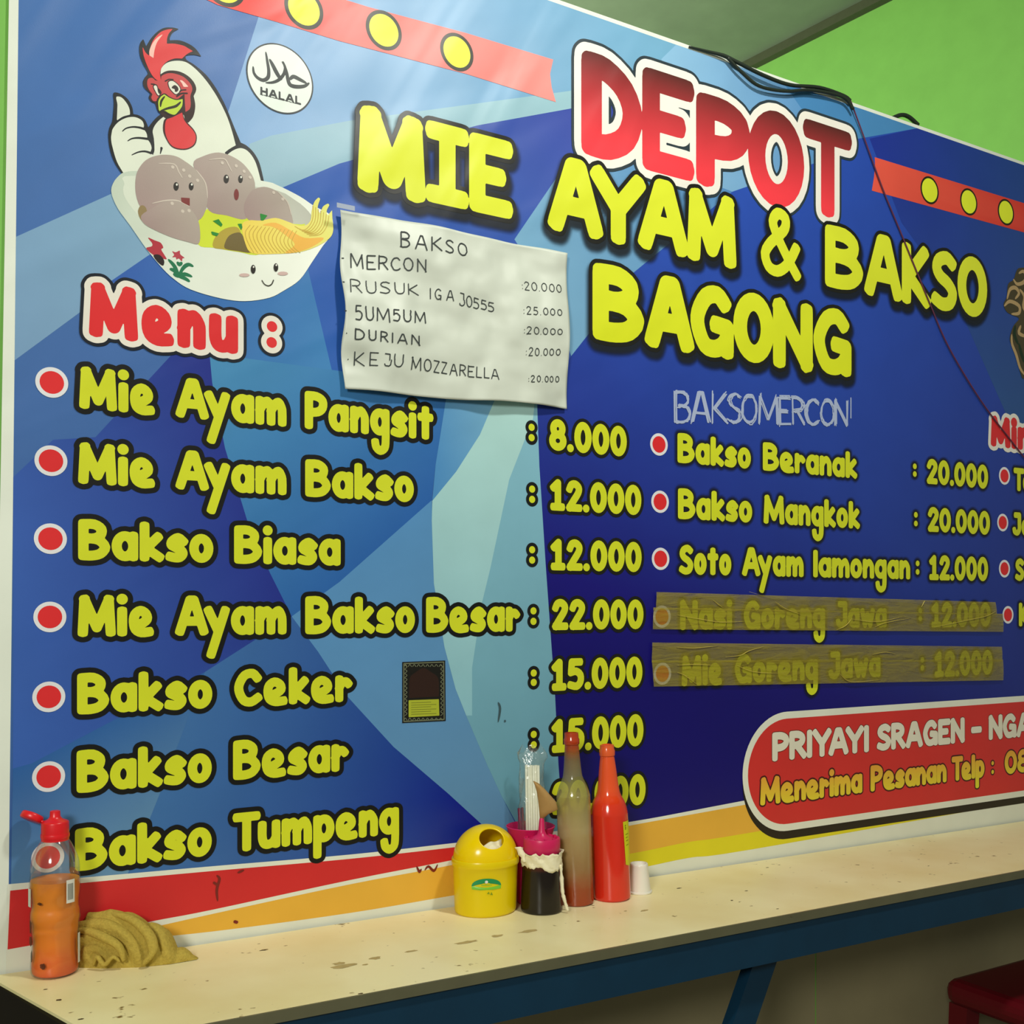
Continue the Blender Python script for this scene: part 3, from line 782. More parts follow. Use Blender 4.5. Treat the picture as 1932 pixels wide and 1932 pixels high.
# phone pill
def pill(px0, pt, pb, inset, off=0):
    zt = W(1480, pt)[1]; zb = W(1484, pb)[1]; xl = W(px0, 1452)[0]
    R = (zt-zb)/2; cz = (zt+zb)/2
    f = Field(); f.stroke([(xl+R, cz+off), (BR-R-.02, cz+off)], R-inset); return f
o = draw(pill(1400, 1343, 1567, .015), [('phone_panel_print', 0, C(206, 48, 44), 10), ('panel_rim', .0152, C(226, 228, 214), 9)], banner, res=.003, tol=.0002)
draw(pill(1400, 1343, 1567, 0, -.018), [('panel_shadow_print', 0, C(34, 26, 14), 8)], banner, res=.003, tol=.0002)
for tx, x0, x1 in [('PRIYAYI',1455.5,1638),('SRAGEN',1653,1818.6),('-',1830.6,1851),('NGA',1864,1945)]:
    f = Field(); q = zq(1455, 1456, 1382, 1437); zb, zt = q[0][1], q[3][1]
    X0, X1 = W(x0, 1400)[0], W(x1, 1400)[0]
    word(f, tx, [(X0, zb), (X1, zb), (X1, zt), (X0, zt)], .0082, gap=.1)
    draw(f, [('place_lettering', 0, C(226, 222, 204), 12), ('lettering_outline', .0016, C(110, 34, 26), 11)], banner)
for tx, x0, x1 in [('Menerima',1433,1625.6),('Pesanan',1641,1784.5),('Telp',1794,1856),(':',1869,1881),('08',1894,1940)]:
    f = Field(); q = zq(1433, 1434, 1467, 1520); zb, zt = q[0][1], q[3][1]
    X0, X1 = W(x0, 1480)[0], W(x1, 1480)[0]
    word(f, tx, [(X0, zb), (X1, zb), (X1, zt), (X0, zt)], .0072 if tx != ':' else .005, gap=.12)
    draw(f, [('phone_lettering', 0, ((X0, zb), C(226, 206, 50), (X0, zt), C(226, 160, 56)), 12), ('lettering_outline', .0036, C(74, 16, 14), 11)], banner)

# halal seal
c = W(528.2, 149.3)
f = Field(); f.dot(c, .0545)
seal = draw(f, [('halal_seal_print', 0, C(226, 236, 228), 8), ('seal_ring', .0024, C(20, 30, 36), 7)], banner)
f = Field()
def zs_(pts, r, fr, closed=False, taper=None, smooth=True):
    q = crv(pts, closed, 4) if smooth else pts
    f.stroke(PX(q, fr), r, closed, taper=taper)
tp = lambda t: 0.35+0.65*math.sin(math.pi*min(max(t, 0), 1))**0.6
zs_([(1466,292),(1474,340),(1482,392),(1478,430),(1452,446),(1420,432),(1400,405),(1396,372)], .0030, Z1, taper=tp)
zs_([(1488,332),(1504,362),(1522,398),(1540,428),(1552,440)], .0036, Z1, taper=tp)
zs_([(1556,345),(1572,372),(1566,410),(1540,442),(1505,458),(1466,460)], .0026, Z1, taper=tp)
zs_([(1562,345),(1580,400),(1590,450),(1604,474),(1640,482),(1680,478),(1704,462)], .0034, Z1, taper=tp)
zs_([(1598,442),(1618,426),(1650,440),(1690,462)], .0034, Z1, taper=tp)
word(f, 'HALAL', zq(490.5, 567.5, 164, 180), .0017, gap=1.1)
for k in range(5):
    X = W(490.5+77*k/5, 172)[0]; X2 = W(490.5+77*(k+.82)/5, 172)[0]
    za = zq(490, 491, 165, 180)[0][1]; f.stroke([(X, za+.0012), (X+.0044, za+.0006)], .0007); f.stroke([(X2-.0052, za+.0012), (X2, za+.0006)], .0007)
draw(f, [('seal_lettering', 0, C(24, 34, 34), 9)], seal, res=.0006, tol=.00006)

# ---- rooster picture
def pic(name, pts, fr, col, lay, parent, iso=0, res=.0009, g=None, lab=None):
    f = Field(); f.poly(crv(PX(pts, fr), True, 4))
    o = draw(f, [(name, iso, col, lay)], parent, res=res, tol=.0001)
    if lab: o['label'] = lab
    return o
def z1to4(pts): return [((p[0]/2.927-180)*6.44, (p[1]/2.927-30)*6.44) for p in pts]
K_ = C(18, 22, 26); WH = C(222, 228, 212); RD = C(222, 60, 62)
outer = [(635,700),(580,600),(540,500),(528,400),(545,330),(578,288),(578,288),(600,340),(612,378),(612,378),(680,270),(760,190),(840,150),(940,148),(1012,165),(1012,165),(940,205),(902,265),(900,303),(900,303),(1020,303),(1140,350),(1220,410),(1284,500),(1284,500),(1200,480),(1115,484),(1090,505),(1110,545),(1200,600),(1340,720),(1460,880),(1560,1060),(1640,1250),(1700,1400),(1762,1545),(1762,1545)]
outer += z1to4([(1360,806),(1400,845),(1432,905),(1455,1000),(1455,1000),(1300,1100),(900,1100),(682,960),(682,960)])
outer += [(320,1925),(230,1790),(175,1640),(153,1480),(165,1370),(200,1290),(213,1180),(220,1060),(213,960),(235,935),(310,955),(392,1018),(442,1110),(457,1198),(457,1198),(525,1213),(592,1258),(628,1330),(638,1362),(638,1362),(680,1305),(740,1238),(806,1190),(806,1190),(765,1180),(738,1120),(728,1072),(680,1052),(645,1005),(663,950),(663,950),(600,890),(572,820),(598,752)]
rooster = pic('rooster_print', outer, Z4, K_, 7, banner, lab='white cartoon rooster with red comb giving a thumbs up')
neck = [(788,705),(788,705),(800,640),(860,580),(960,552),(1080,562),(1180,622),(1300,740),(1420,900),(1520,1070),(1600,1240),(1660,1420),(1702,1578),(1702,1578),(1630,1618),(1565,1670)]+z1to4([(1240,860),(1200,1000),(900,1000),(845,880)])+[(715,1640),(708,1500),(693,1400),(738,1310),(830,1228),(900,1220),(800,900)]
pic('rooster_neck', neck, Z4, WH, 8, rooster)
pic('rooster_wing', z1to4([(1255,856),(1300,826),(1340,822),(1378,848),(1412,905),(1440,1005),(1440,1005),(1300,1040),(1230,900)]), Z4, WH, 8, rooster)
pic('rooster_thumb', [(262,985),(320,1000),(380,1070),(412,1140),(418,1205),(418,1205),(330,1230),(258,1277),(258,1277),(262,1160),(265,1080),(250,1010)], Z4, WH, 8, rooster)
pic('rooster_hand', [(195,1430),(212,1370),(280,1292),(380,1242),(480,1236),(560,1275),(586,1330),(580,1372),(580,1372),(612,1420),(626,1462),(624,1500),(624,1500),(662,1550),(680,1610),(664,1662),(664,1662),(700,1700)]+z1to4([(860,880),(800,1000),(690,970)])+[(345,1925),(345,1925),(260,1780),(205,1600),(188,1500)], Z4, WH, 8, rooster)
f = Field()
for q in ([(325,1408),(370,1372),(450,1355),(530,1362),(590,1380)], [(390,1525),(440,1497),(520,1488),(630,1500)], [(440,1695),(520,1660),(600,1652),(670,1672)], [(785,1680),(795,1640),(800,1612)]):
    zs_(q, .0016, Z4, taper=lambda t: .4+.8*t)
draw(f, [('finger_line', 0, K_, 9)], rooster, res=.0007, tol=.00008)
pic('face_outline', [(720,790),(790,715),(880,672),(1010,680),(1120,735),(1195,815),(1222,900),(1190,980),(1190,980),(1210,1100),(1185,1230),(1122,1307),(1122,1307),(1085,1270),(1060,1200),(960,1235),(860,1255),(770,1180),(740,1120),(720,1070),(660,1030),(650,990),(668,950),(668,950),(590,880),(578,800),(630,730)], Z4, C(44, 20, 16), 9, rooster)
pic('rooster_comb', [(568,378),(568,378),(605,450),(648,490),(648,490),(655,420),(700,300),(780,210),(860,175),(938,166),(938,166),(890,220),(868,280),(864,345),(864,345),(960,345),(1070,370),(1130,405),(1182,435),(1182,435),(1110,470),(1048,526),(1048,526),(960,525),(870,560),(810,620),(780,700),(790,790),(740,785),(680,720),(620,600),(580,480)], Z4, RD, 10, rooster)
pic('comb_highlight', [(822,226),(822,226),(750,270),(690,340),(652,430),(655,490),(655,490),(702,520),(702,520),(715,420),(750,320)], Z4, C(244, 190, 178), 11, rooster)
pic('rooster_face', [(640,770),(690,760),(730,792),(790,786),(800,738),(870,705),(960,708),(1070,750),(1150,830),(1174,900),(1150,980),(1155,1080),(1140,1140),(1090,1174),(1090,1174),(1080,1000),(1070,960),(980,1025),(880,1000),(830,960),(770,1000),(740,1040),(700,1040),(675,1000),(690,960),(690,960),(640,890),(625,820)], Z4, C(198, 66, 68), 10, rooster)
f = Field()
f.poly(crv(PX([(884,815),(930,798),(982,830),(1022,880),(1022,922),(978,958),(938,932),(898,880)], Z4), True, 4))
f.poly(crv(PX([(704,866),(736,850),(752,890),(786,930),(764,975),(730,930)], Z4), True, 4))
eye = draw(f, [('eye_white', 0, C(226, 226, 210), 12), ('eye_outline', .0014, C(40, 14, 12), 11)], rooster, res=.0006)
f = Field(); f.poly(crv(PX([(930,865),(960,848),(995,870),(1005,905),(985,930),(960,925),(960,900),(925,885)], Z4), True, 4))
f.poly(crv(PX([(752,880),(790,915),(800,950),(772,955),(755,925)], Z4), True, 4))
zs_([(845,800),(890,778),(940,780)], .0009, Z4); zs_([(1020,925),(1050,908),(1095,905)], .0009, Z4); zs_([(985,985),(1040,950),(1110,948)], .0012, Z4); zs_([(675,835),(710,838),(740,850)], .0009, Z4)
draw(f, [('eye_pupil', 0, C(34, 16, 12), 13)], rooster, res=.0006)
pic('face_highlight', [(1022,790),(1060,798),(1122,862),(1120,868),(1070,868),(1050,830)], Z4, C(244, 200, 190), 11, rooster)
pic('beak_outline', [(748,1010),(830,948),(900,990),(980,1018),(1066,1000),(1066,1100),(1010,1182),(962,1226),(880,1206),(826,1172),(770,1182),(748,1080)], Z4, C(30, 24, 8), 12, rooster)
pic('rooster_beak', [(762,1040),(790,990),(832,960),(832,960),(900,1004),(980,1030),(1056,1016),(1056,1016),(1050,1100),(1005,1165),(958,1208),(890,1190),(840,1160),(775,1162),(762,1100)], Z4, C(190, 214, 62), 13, rooster)
f = Field(); zs_([(785,1164),(870,1132),(960,1110),(1000,1085),(1032,1052)], .0019, Z4, taper=tp); zs_([(786,1112),(796,1045),(838,985)], .0016, Z4, taper=tp)
draw(f, [('mouth_line', 0, C(34, 30, 10), 14)], rooster, res=.0006)
pic('wattle_outline', [(832,1270),(900,1236),(1052,1165),(1052,1165),(1076,1250),(1120,1310),(1190,1385),(1228,1470),(1208,1570),(1125,1626),(1020,1632),(925,1600),(860,1515),(818,1400)], Z4, C(60, 16, 16), 11, rooster)
pic('rooster_wattle', [(855,1275),(930,1240),(1050,1180),(1050,1180),(1070,1262),(1110,1322),(1178,1392),(1216,1470),(1196,1560),(1120,1612),(1020,1618),(932,1588),(872,1508),(842,1400)], Z4, C(216, 54, 58), 12, rooster)

# ---- bowl of meatballs
bowl = pic('meatball_bowl_print', [(42,370),(58,290),(105,230),(150,203),(260,190),(700,190),(1290,272),(1420,310),(1600,400),(1720,480),(1860,560),(1875,680),(1850,740),(1790,815),(1700,950),(1600,1092),(1470,1180),(1350,1240),(1150,1268),(950,1245),(700,1172),(560,1085),(455,985),(330,832),(200,645),(95,500)],
           Z5, (W(250, 340), C(196, 208, 192), W(420, 500), C(228, 234, 222)), 10, banner, lab='white cartoon bowl with faces and meatballs')
GB = C(168, 152, 146)
pic('bowl_inside', [(150,300),(250,230),(1300,330),(1560,430),(1700,560),(1690,640),(1500,760),(1200,850),(900,830),(600,740),(350,640),(230,520),(150,400)], Z5, (W(240, 360), C(214, 222, 206), W(560, 400), C(186, 188, 176)), 11, bowl)
pic('broth_print', [(760,620),(850,500),(1100,530),(1560,630),(1640,640),(1300,872),(1100,862),(900,828),(760,800)], Z5, C(206, 220, 50), 12, bowl)
def ball(pts, lay): 
    P = PX(pts, Z5); f = Field(); f.poly(crv(P, True, 4))
    xs = [p[0] for p in P]; zs2 = [p[1] for p in P]
    return draw(f, [('meatball_print', 0, ((min(xs), min(zs2)), C(160, 136, 134), (max(xs), max(zs2)), C(174, 164, 152)), lay)], bowl, res=.0012)
ball([(720,135),(800,70),(930,38),(1060,80),(1160,160),(1230,290),(1210,480),(1150,590),(1000,560),(850,520),(800,350)], 13)
ball([(1140,480),(1190,370),(1250,332),(1330,325),(1430,370),(1500,450),(1535,560),(1525,640),(1300,625),(1170,590)], 14)
ball([(240,290),(260,190),(330,100),(440,60),(560,65),(650,110),(750,190),(820,290),(840,400),(820,520),(760,600),(600,600),(400,600),(290,500),(248,400)], 15)
pic('radish_slice', [(262,530),(285,478),(330,500),(350,640),(290,600)], Z5, C(142, 122, 82), 15, bowl)
ball([(290,560),(380,500),(480,445),(580,440),(680,490),(750,580),(775,680),(765,792),(680,780),(540,740),(400,680),(310,625)], 16)
pic('mushroom_print', [(885,822),(900,740),(980,670),(1080,655),(1120,720),(1130,800),(1200,868),(1100,858),(980,840)], Z5, C(176, 156, 50), 13, bowl)
pic('mushroom_gill', [(978,800),(1020,724),(1110,702),(1150,780),(1190,864),(1080,852),(990,836)], Z5, C(108, 92, 42), 14, bowl)
nd = pic('noodle_print', [(1122,640),(1180,600),(1280,602),(1400,580),(1500,610),(1580,640),(1650,640),(1690,600),(1700,520),(1720,450),(1755,412),(1770,424),(1770,424),(1748,500),(1775,548),(1775,548),(1790,490),(1832,462),(1846,474),(1846,474),(1824,520),(1832,556),(1868,515),(1868,515),(1872,600),(1878,680),(1850,745),(1750,812),(1600,862),(1400,878),(1210,872),(1150,790)], Z5, (W(480, 470), C(236, 208, 84), W(620, 400), C(226, 226, 120)), 15, bowl)
pic('noodle_swirl', [(1290,640),(1400,620),(1520,680),(1640,745),(1800,745),(1700,820),(1560,866),(1480,866),(1560,800),(1480,720),(1380,655)], Z5, C(236, 180, 74), 16, bowl)
f = Field()
for k in range(13):
    a = 1150+k*32
    zs_([(a+40,640+4*k),(a,700+6*k),(a+20,780+4*k),(a+70,868)], .00055, Z5)
for k in range(7):
    zs_([(1710+k*22,480+k*14),(1705+k*20,600+k*8),(1640+k*22,680+k*6),(1560+k*20,650+k*13)], .00055, Z5)
draw(f, [('noodle_line', 0, C(196, 164, 60), 17)], nd, res=.0006)
f = Field()
for q in ([(880,605),(930,590),(962,635),(950,654)], [(865,690),(932,708),(915,732),(875,720)], [(1086,630),(1120,627),(1126,660),(1115,682)], [(1272,543),(1334,560),(1300,602),(1278,602)]):
    f.poly(PX(q, Z5))
draw(f, [('spring_onion_print', 0, C(30, 132, 44), 18)], bowl)
f = Field()
for q in ((577,320,22,36), (702,320,20,33), (992,258,22,36), (1110,258,19,33), (1215,1005,20,37), (1403,990,19,35)):
    f.poly(PX(ell(*q, 20), Z5))
draw(f, [('cartoon_eye', 0, C(26, 20, 12), 18)], bowl, res=.0007)
f = Field()
for q in ((583,305,8,10), (707,304,8,10), (998,243,8,10), (1115,243,8,10), (1218,986,7,9), (1406,971,7,9)):
    f.poly(PX(ell(*q, 12), Z5))
draw(f, [('eye_glint', 0, C(232, 232, 222), 19)], bowl, res=.0005)
f = Field(); f.poly(PX([(618,412),(690,416),(690,480),(655,466),(622,448)], Z5)); f.poly(PX(ell(1076,387,20,47,20), Z5))
draw(f, [('cartoon_mouth', 0, C(122, 44, 42), 18)], bowl, res=.0007)
f = Field(); f.poly(PX(ell(1142,1053,43,15,20), Z5)); f.poly(PX(ell(1460,1040,43,16,20), Z5))
draw(f, [('cheek_blush', 0, C(206, 178, 172), 18)], bowl, res=.0007)
f = Field(); zs_([(1288,1098),(1308,1128),(1340,1142),(1368,1128),(1383,1095)], .0009, Z5)
draw(f, [('smile_line', 0, C(60, 60, 50), 18)], bowl, res=.0005)
f = Field()
for q in ([(430,130),(560,135),(600,200),(630,250)], [(850,100),(970,90),(1010,140),(1040,200)], [(380,460),(500,435),(600,440),(690,490)], [(740,180),(820,290),(838,420)], [(1420,365),(1500,450),(1532,560)]):
    zs_(q, .0010, Z5, taper=tp)
for q in ((690,235),(755,270),(550,160),(640,185),(960,125),(1075,150),(1140,195),(545,460),(632,525),(685,520),(1385,370),(1460,425),(1190,245)): f.dot(PX([q], Z5)[0], .0026)
draw(f, [('meatball_shine', 0, C(202, 190, 178), 17)], bowl, res=.0007)
pic('red_cock_motif', [(345,742),(400,765),(450,785),(472,825),(455,842),(490,900),(494,922),(400,892),(330,832),(375,815),(380,790)], Z5, C(176, 48, 62), 12, bowl)
pic('dark_tail_motif', [(390,890),(440,885),(478,930),(470,975),(425,945)], Z5, C(34, 18, 20), 13, bowl)
pic('red_flower_motif', [(545,855),(575,864),(608,850),(612,880),(648,910),(630,915),(625,940),(600,915),(580,925),(575,905),(545,905),(562,885)], Z5, C(178, 60, 74), 12, bowl)
f = Field()
for q in ([(600,1060),(565,980),(515,925)], [(603,1050),(640,990),(680,965),(718,980)], [(595,1050),(560,1015),(530,1003)], [(605,1060),(650,1045),(708,1065)], [(600,1065),(650,1080),(688,1105)], [(600,1065),(580,1055),(560,1045)], [(590,948),(605,965),(625,950)]):
    zs_(q, .0030, Z5, taper=tp)
draw(f, [('green_leaf_motif', 0, C(22, 112, 74), 12)], bowl, res=.0007)

# ---- ornate notice printed near the middle
no = layer('ornate_notice_print', [np.array(PX([(758,1249),(839,1246),(840,1360),(758,1364)]))], C(20, 18, 14), 9, banner); no['label'] = 'small dark notice with ornate border and yellow box'
f = Field()
zs_([(761,1252),(836,1249),(837,1357),(761,1361)], .0009, (0, 0, 1), closed=True, smooth=False)
for k in range(9):
    for (a, b) in (((764+k*8.3), 1255.5), ((764+k*8.3), 1356.5)): f.stroke(crv(PX([(a-3, b+2), (a, b-2), (a+3, b+2)]), False, 3), .0006)
for k in range(12):
    for a in (765, 832.5): f.stroke(crv(PX([(a-2, 1262+k*8), (a+2, 1258+k*8), (a-2, 1255+k*8)]), False, 3), .0006)
draw(f, [('border_ornament', 0, C(110, 116, 92), 10)], no, res=.0005, tol=.00006)
f = Field(); f.poly(crv(PX([(771,1317),(771,1317),(772,1280),(784,1268),(798,1260),(812,1268),(826,1280),(827,1314),(827,1314)]), True, 4))
draw(f, [('arch_field', 0, C(44, 24, 18), 10)], no)
f = Field(); f.poly(PX([(770,1321),(827,1319),(828,1350),(770,1353)]))
draw(f, [('yellow_box', 0, C(168, 176, 48), 10)], no)
f = Field()
for k in range(6): f.stroke(PX([(775, 1326+k*4.3), (822 if k % 2 else 812, 1324.5+k*4.3)]), .0005)
draw(f, [('text_line', 0, C(112, 118, 36), 11)], no, res=.0004)
# ---- ornate gilded figure cut by the right edge
fig = pic('gilded_figure_print', [(1832,1640),(1840,1570),(1870,1545),(1885,1500),(1910,1480),(2000,1500),(2050,1700),(2000,1960),(1932,2090),(1905,2050),(1880,1960),(1855,1900),(1850,1860),(1870,1800),(1900,1760),(1860,1740),(1830,1720),(1815,1680)], Z3, C(70, 62, 40), 9, banner, lab='gilded carved headdress figure cut by the frame')
f = Field()
for q in ([(1835,1650),(1850,1600),(1880,1590),(1900,1620),(1880,1650)], [(1870,1545),(1890,1570),(1925,1560),(1940,1530),(1925,1500),(1900,1510)], [(1820,1690),(1850,1665),(1900,1690),(1900,1730),(1860,1735)], [(1905,1600),(1930,1640),(1925,1700),(1960,1740)], [(1860,1850),(1862,1900),(1885,1960),(1905,2030),(1930,2070)], [(1910,1800),(1900,1840),(1940,1860)]):
    zs_(q, .0052, Z3, taper=tp)
draw(f, [('gilded_scroll', 0, C(176, 148, 104), 10)], fig)
f = Field()
for q in ([(1880,1800),(1875,1850),(1895,1900)], [(1900,1900),(1915,1960),(1930,2000)]): zs_(q, .006, Z3, taper=tp)
draw(f, [('green_hair', 0, C(20, 44, 22), 11)], fig)
# marks and grazes on the lower band
f = Field(); zs_([(1195,1110),(1210,1130),(1195,1190),(1200,1250)], .0022, Zg, taper=tp); zs_([(1310,1095),(1345,1080)], .002, Zg, taper=tp); zs_([(1180,1150),(1195,1160)], .002, Zg)
zs_([(425,1060),(440,1090),(450,1075)], .0022, Zh, taper=tp); zs_([(470,1080),(490,1060),(520,1085),(540,1050)], .0022, Zh, taper=tp); zs_([(1295,1365),(1305,1368)], .0025, Zg)
draw(f, [('scuff_mark', 0, C(120, 34, 28), 11)], banner)
f = Field(); zs_([(875,155),(885,190),(875,262)], .0024, Zh, taper=tp); f.dot(PX([(912,258)], Zh)[0], .0022)
draw(f, [('tear_mark', 0, C(60, 84, 92), 11)], banner)

# ================================================================ PAPER NOTICE
M_PAPER = plain('white_paper', C(206, 212, 200), 0.45, 0.45, bump=0.022, scale=13)
M_PAPER.node_tree.nodes['Noise Texture'].inputs['Detail'].default_value = 1.2
M_INK = plain('pen_ink', C(52, 58, 58), 0.6, 0.3)
M_INK.node_tree.nodes['Principled BSDF'].inputs['Roughness'].default_value = .6
def paper_y(x, z):
    return -0.018-0.0055*math.sin(7*x+11*z+0.6)*math.sin(13*z-5*x+1.3)-0.0034*math.sin(23*x-9*z)-0.0030*math.sin(31*z+12*x+.4)-0.0014*math.sin(55*x+22*z)
ptl, ptr, pbr, pbl = [np.array(W(*p, y=-.018)) for p in ((645, 393), (1071.5, 477), (1075, 769), (651, 734))]
nx, nz = 90, 70; vs = []; fs = []
for s_ in (0, 1):
    for i in range(nx+1):
        for j in range(nz+1):
            u, v = i/nx, j/nz
            uu = u+0.006*math.sin(v*14)*(1-u)
            p = (1-v)*((1-uu)*ptl+uu*ptr)+v*((1-uu)*pbl+uu*pbr)
            p = p+np.array([0, .002*math.sin(uu*9+1)*v])
            cl = 0.0
            cl += -0.000*math.exp(-((u/.05)**2))*math.exp(-((v-.87)/.07)**2)
            vs.append((p[0], paper_y(p[0], p[1])+cl+0.0003*s_, p[1]))
q = (nx+1)*(nz+1)
for i in range(nx):
    for j in range(nz):
        a, b, c_, d_ = i*(nz+1)+j, (i+1)*(nz+1)+j, (i+1)*(nz+1)+j+1, i*(nz+1)+j+1
        fs.append((a, d_, c_, b)); fs.append((q+a, q+b, q+c_, q+d_))
def edge(idx):
    for a, b in zip(idx[:-1], idx[1:]): fs.append((a, b, q+b, q+a))
edge([i*(nz+1) for i in range(nx+1)]); edge([nx*(nz+1)+j for j in range(nz+1)])
edge([i*(nz+1)+nz for i in range(nx, -1, -1)]); edge([j for j in range(nz, -1, -1)])
paper = mk('paper_notice', vs, fs, M_PAPER, None, org=(float(pbl[0]+pbr[0])/2, -.012, float(pbr[1])), smooth=True)
tag(paper, 'wrinkled white paper sheet with handwritten prices taped over the blue banner', 'paper notice')
Z8 = (640, 390, 4.391)
def z8q(x0, t0, b0, x1, t1, b1):
    g = lambda x, y: W(640+x/4.391, 390+y/4.391, y=-.019)
    return [g(x0, b0), g(x1, b1), g(x1, t1), g(x0, t0)]
def wr_(text, q, r=.00095, gap=5, jit=.022):
    f = Field(); word(f, text, z8q(*q), r, gap=gap, jit=jit, square=False)
    xs, zs, D = f.grid(.0006, .001)
    lp = [simplify(l, .00006) for l in contours(xs, zs, D, 0)]
    V, Fc = tess(lp)
    # split long pieces so that the ink follows the sheet
    W3 = [(a, paper_y(a, b)-.0009, b) for a, b in V]
    return mk('handwritten_line', W3, Fc, M_INK, paper)
FONT['7'] = G(.4, ('L', [(0,1),(.4,1),(.1,0)]))
for text, q, kw in [
    ('BAKSO', (510,200,330,1060,312,418), dict(r=.0012, gap=6)),
    ('MERCON', (110,372,500,715,440,548), dict(r=.00115, gap=4.5)),
    ('RUSUK', (105,590,708,650,650,742), dict(gap=7)), ('IGA', (745,672,768,945,698,785), dict(gap=9)), ('J0555', (990,710,818,1285,798,872), dict(gap=3)),
    ('5UM5UM', (125,815,948,705,880,975), dict(r=.00115, gap=5)),
    ('DURIAN', (132,1005,1100,650,1078,1160), dict(r=.00115, gap=6)),
    ('KEJU', (135,1198,1315,530,1225,1330), dict(gap=8)), ('MOZZARELLA', (590,1245,1352,1320,1352,1438), dict(gap=4)),
    (':20.000', (1515,612,690,1845,645,714), dict(r=.0008, gap=5)), (':25.000', (1515,826,900,1840,852,906), dict(r=.0008, gap=6)),
    (':20.000', (1520,990,1062,1840,1018,1066), dict(r=.0008, gap=5)), (':20.000', (1540,1166,1240,1836,1180,1232), dict(r=.0008, gap=5)),
    (':20.000', (1565,1398,1456,1840,1398,1450), dict(r=.0008, gap=5)),
    ('-', (32,395,430,55,395,430), {}), ('-', (30,598,640,50,600,640), {}), ('-', (42,845,880,62,845,880), {}), ('.', (60,1030,1050,78,1030,1050), {}), ('.', (82,1240,1262,100,1240,1262), {})]:
    wr_(text, q, **kw)
# tape pieces that hold the sheet
M_CTAPE = plain('clear_tape', C(214, 220, 214), 0.15, 0.6, alpha=.35)
for p, l in (((636, 400), 'clear tape scrap at the top left corner of the white paper'), ((655, 742), None)):
    if l:
        x, z = W(*p); v, fz = boxvf(x-.012, x+.02, -.0300, -.0296, z-.004, z+.004)
        tp_ = mk('tape_piece', v, fz, M_CTAPE, None, org=(x, -.015, z)); tag(tp_, l, 'tape')

# ================================================================ BROWN TAPES
def tapemat():
    m, nt, b = newmat('yellowed_tape'); N = nt.nodes.new; L = nt.links.new
    b.inputs['Base Color'].default_value = C(160, 146, 44)
    b.inputs['Roughness'].default_value = 0.28
    g = N('ShaderNodeNewGeometry'); mp = N('ShaderNodeMapping'); mp.inputs['Scale'].default_value = (7, 1, 42); mp.inputs['Rotation'].default_value = (0, .22, 0)
    L(g.outputs['Position'], mp.inputs[0])
    n = N('ShaderNodeTexNoise'); n.inputs['Scale'].default_value = 1.6; n.inputs['Detail'].default_value = 5; n.inputs['Distortion'].default_value = 1.2
    L(mp.outputs[0], n.inputs['Vector'])
    bp = N('ShaderNodeBump'); bp.inputs['Distance'].default_value = .004; L(n.outputs['Fac'], bp.inputs['Height']); L(bp.outputs[0], b.inputs['Normal'])
    r = N('ShaderNodeMapRange'); r.inputs[1].default_value = .35; r.inputs[2].default_value = .7; r.inputs[3].default_value = .48; r.inputs[4].default_value = .68
    L(n.outputs['Fac'], r.inputs[0]); L(r.outputs[0], b.inputs['Alpha'])
    return m
M_TAPE = tapemat()
M_CREASE = plain('tape_crease', C(200, 182, 84), 0.3, 0.6)
def tape(pts, y, label, creases):
    P = crv(PX(pts[:2]), False)+[]; Q = [np.array(p) for p in PX(pts)]
    n = 40; vs = []; fs = []
    for s_ in (0, 1):
        for i in range(n+1):
            u = i/n
            for v in (0, .33, .66, 1):
                p = (1-v)*((1-u)*Q[0]+u*Q[1])+v*((1-u)*Q[3]+u*Q[2])
                if i in (0, n): p = p+np.array([.0035*math.sin(v*19+i), 0])
                vs.append((p[0], y-.0006*math.sin(u*37+v*5)-.0002*s_, p[1]))
    m = (n+1)*4
    for i in range(n):
        for j in range(3):
            a = i*4+j; fs.append((m+a, m+a+1, m+a+5, m+a+4))
    o = mk('tape_strip', vs[:], fs, M_TAPE, None, org=(float(Q[3][0]), y, float(Q[3][1])), smooth=True)
    tag(o, label, 'tape')
    for c_ in creases:
        q = [(p[0], y-.0016, p[1]) for p in PX(c_, Zf)]
        tube('tape_crease', q, lambda t: .0004+.0011*math.sin(math.pi*t), M_CREASE, o, seg=5, flat=.5)
    return o
YT = -.0062
tape([(1235,1117),(1873,1136),(1876,1160),(1234,1150)], YT, 'yellowed tape strip lying above another on the upper crossed out menu line', [[(200,1440),(230,1465),(255,1482)], [(400,1395),(470,1415)], [(1350,1480),(1365,1450),(1370,1445)]])
tape([(1228,1146),(1886,1158),(1887,1192),(1227,1187)], YT-.0018, 'wider yellowed tape strip across the lettering of the upper crossed out menu line', [[(0,1522),(120,1545),(240,1562),(370,1558)], [(880,1605),(930,1580),(960,1545)], [(540,1450),(600,1490),(680,1520)], [(1090,1590),(1150,1565),(1290,1540)], [(1420,1590),(1560,1560),(1700,1530),(1760,1500)], [(960,1545),(1100,1560),(1250,1530)]])
tape([(1227,1212),(1885,1220),(1886,1248),(1226,1250)], YT, 'yellowed tape strip above its neighbour on the lower crossed out menu line', [[(0,1700),(100,1705),(230,1692)], [(270,1755),(350,1745),(400,1720),(480,1697)], [(1080,1740),(1150,1728),(1210,1738)]])
tape([(1225,1246),(1886,1244),(1887,1283),(1229,1295)], YT-.0018, 'wider yellowed tape strip across the lettering of the lower crossed out menu line', [[(0,1838),(40,1855),(110,1905)], [(330,1800),(420,1835),(560,1845)], [(900,1850),(960,1890),(1120,1880)], [(0,1800),(90,1795),(200,1800)]])

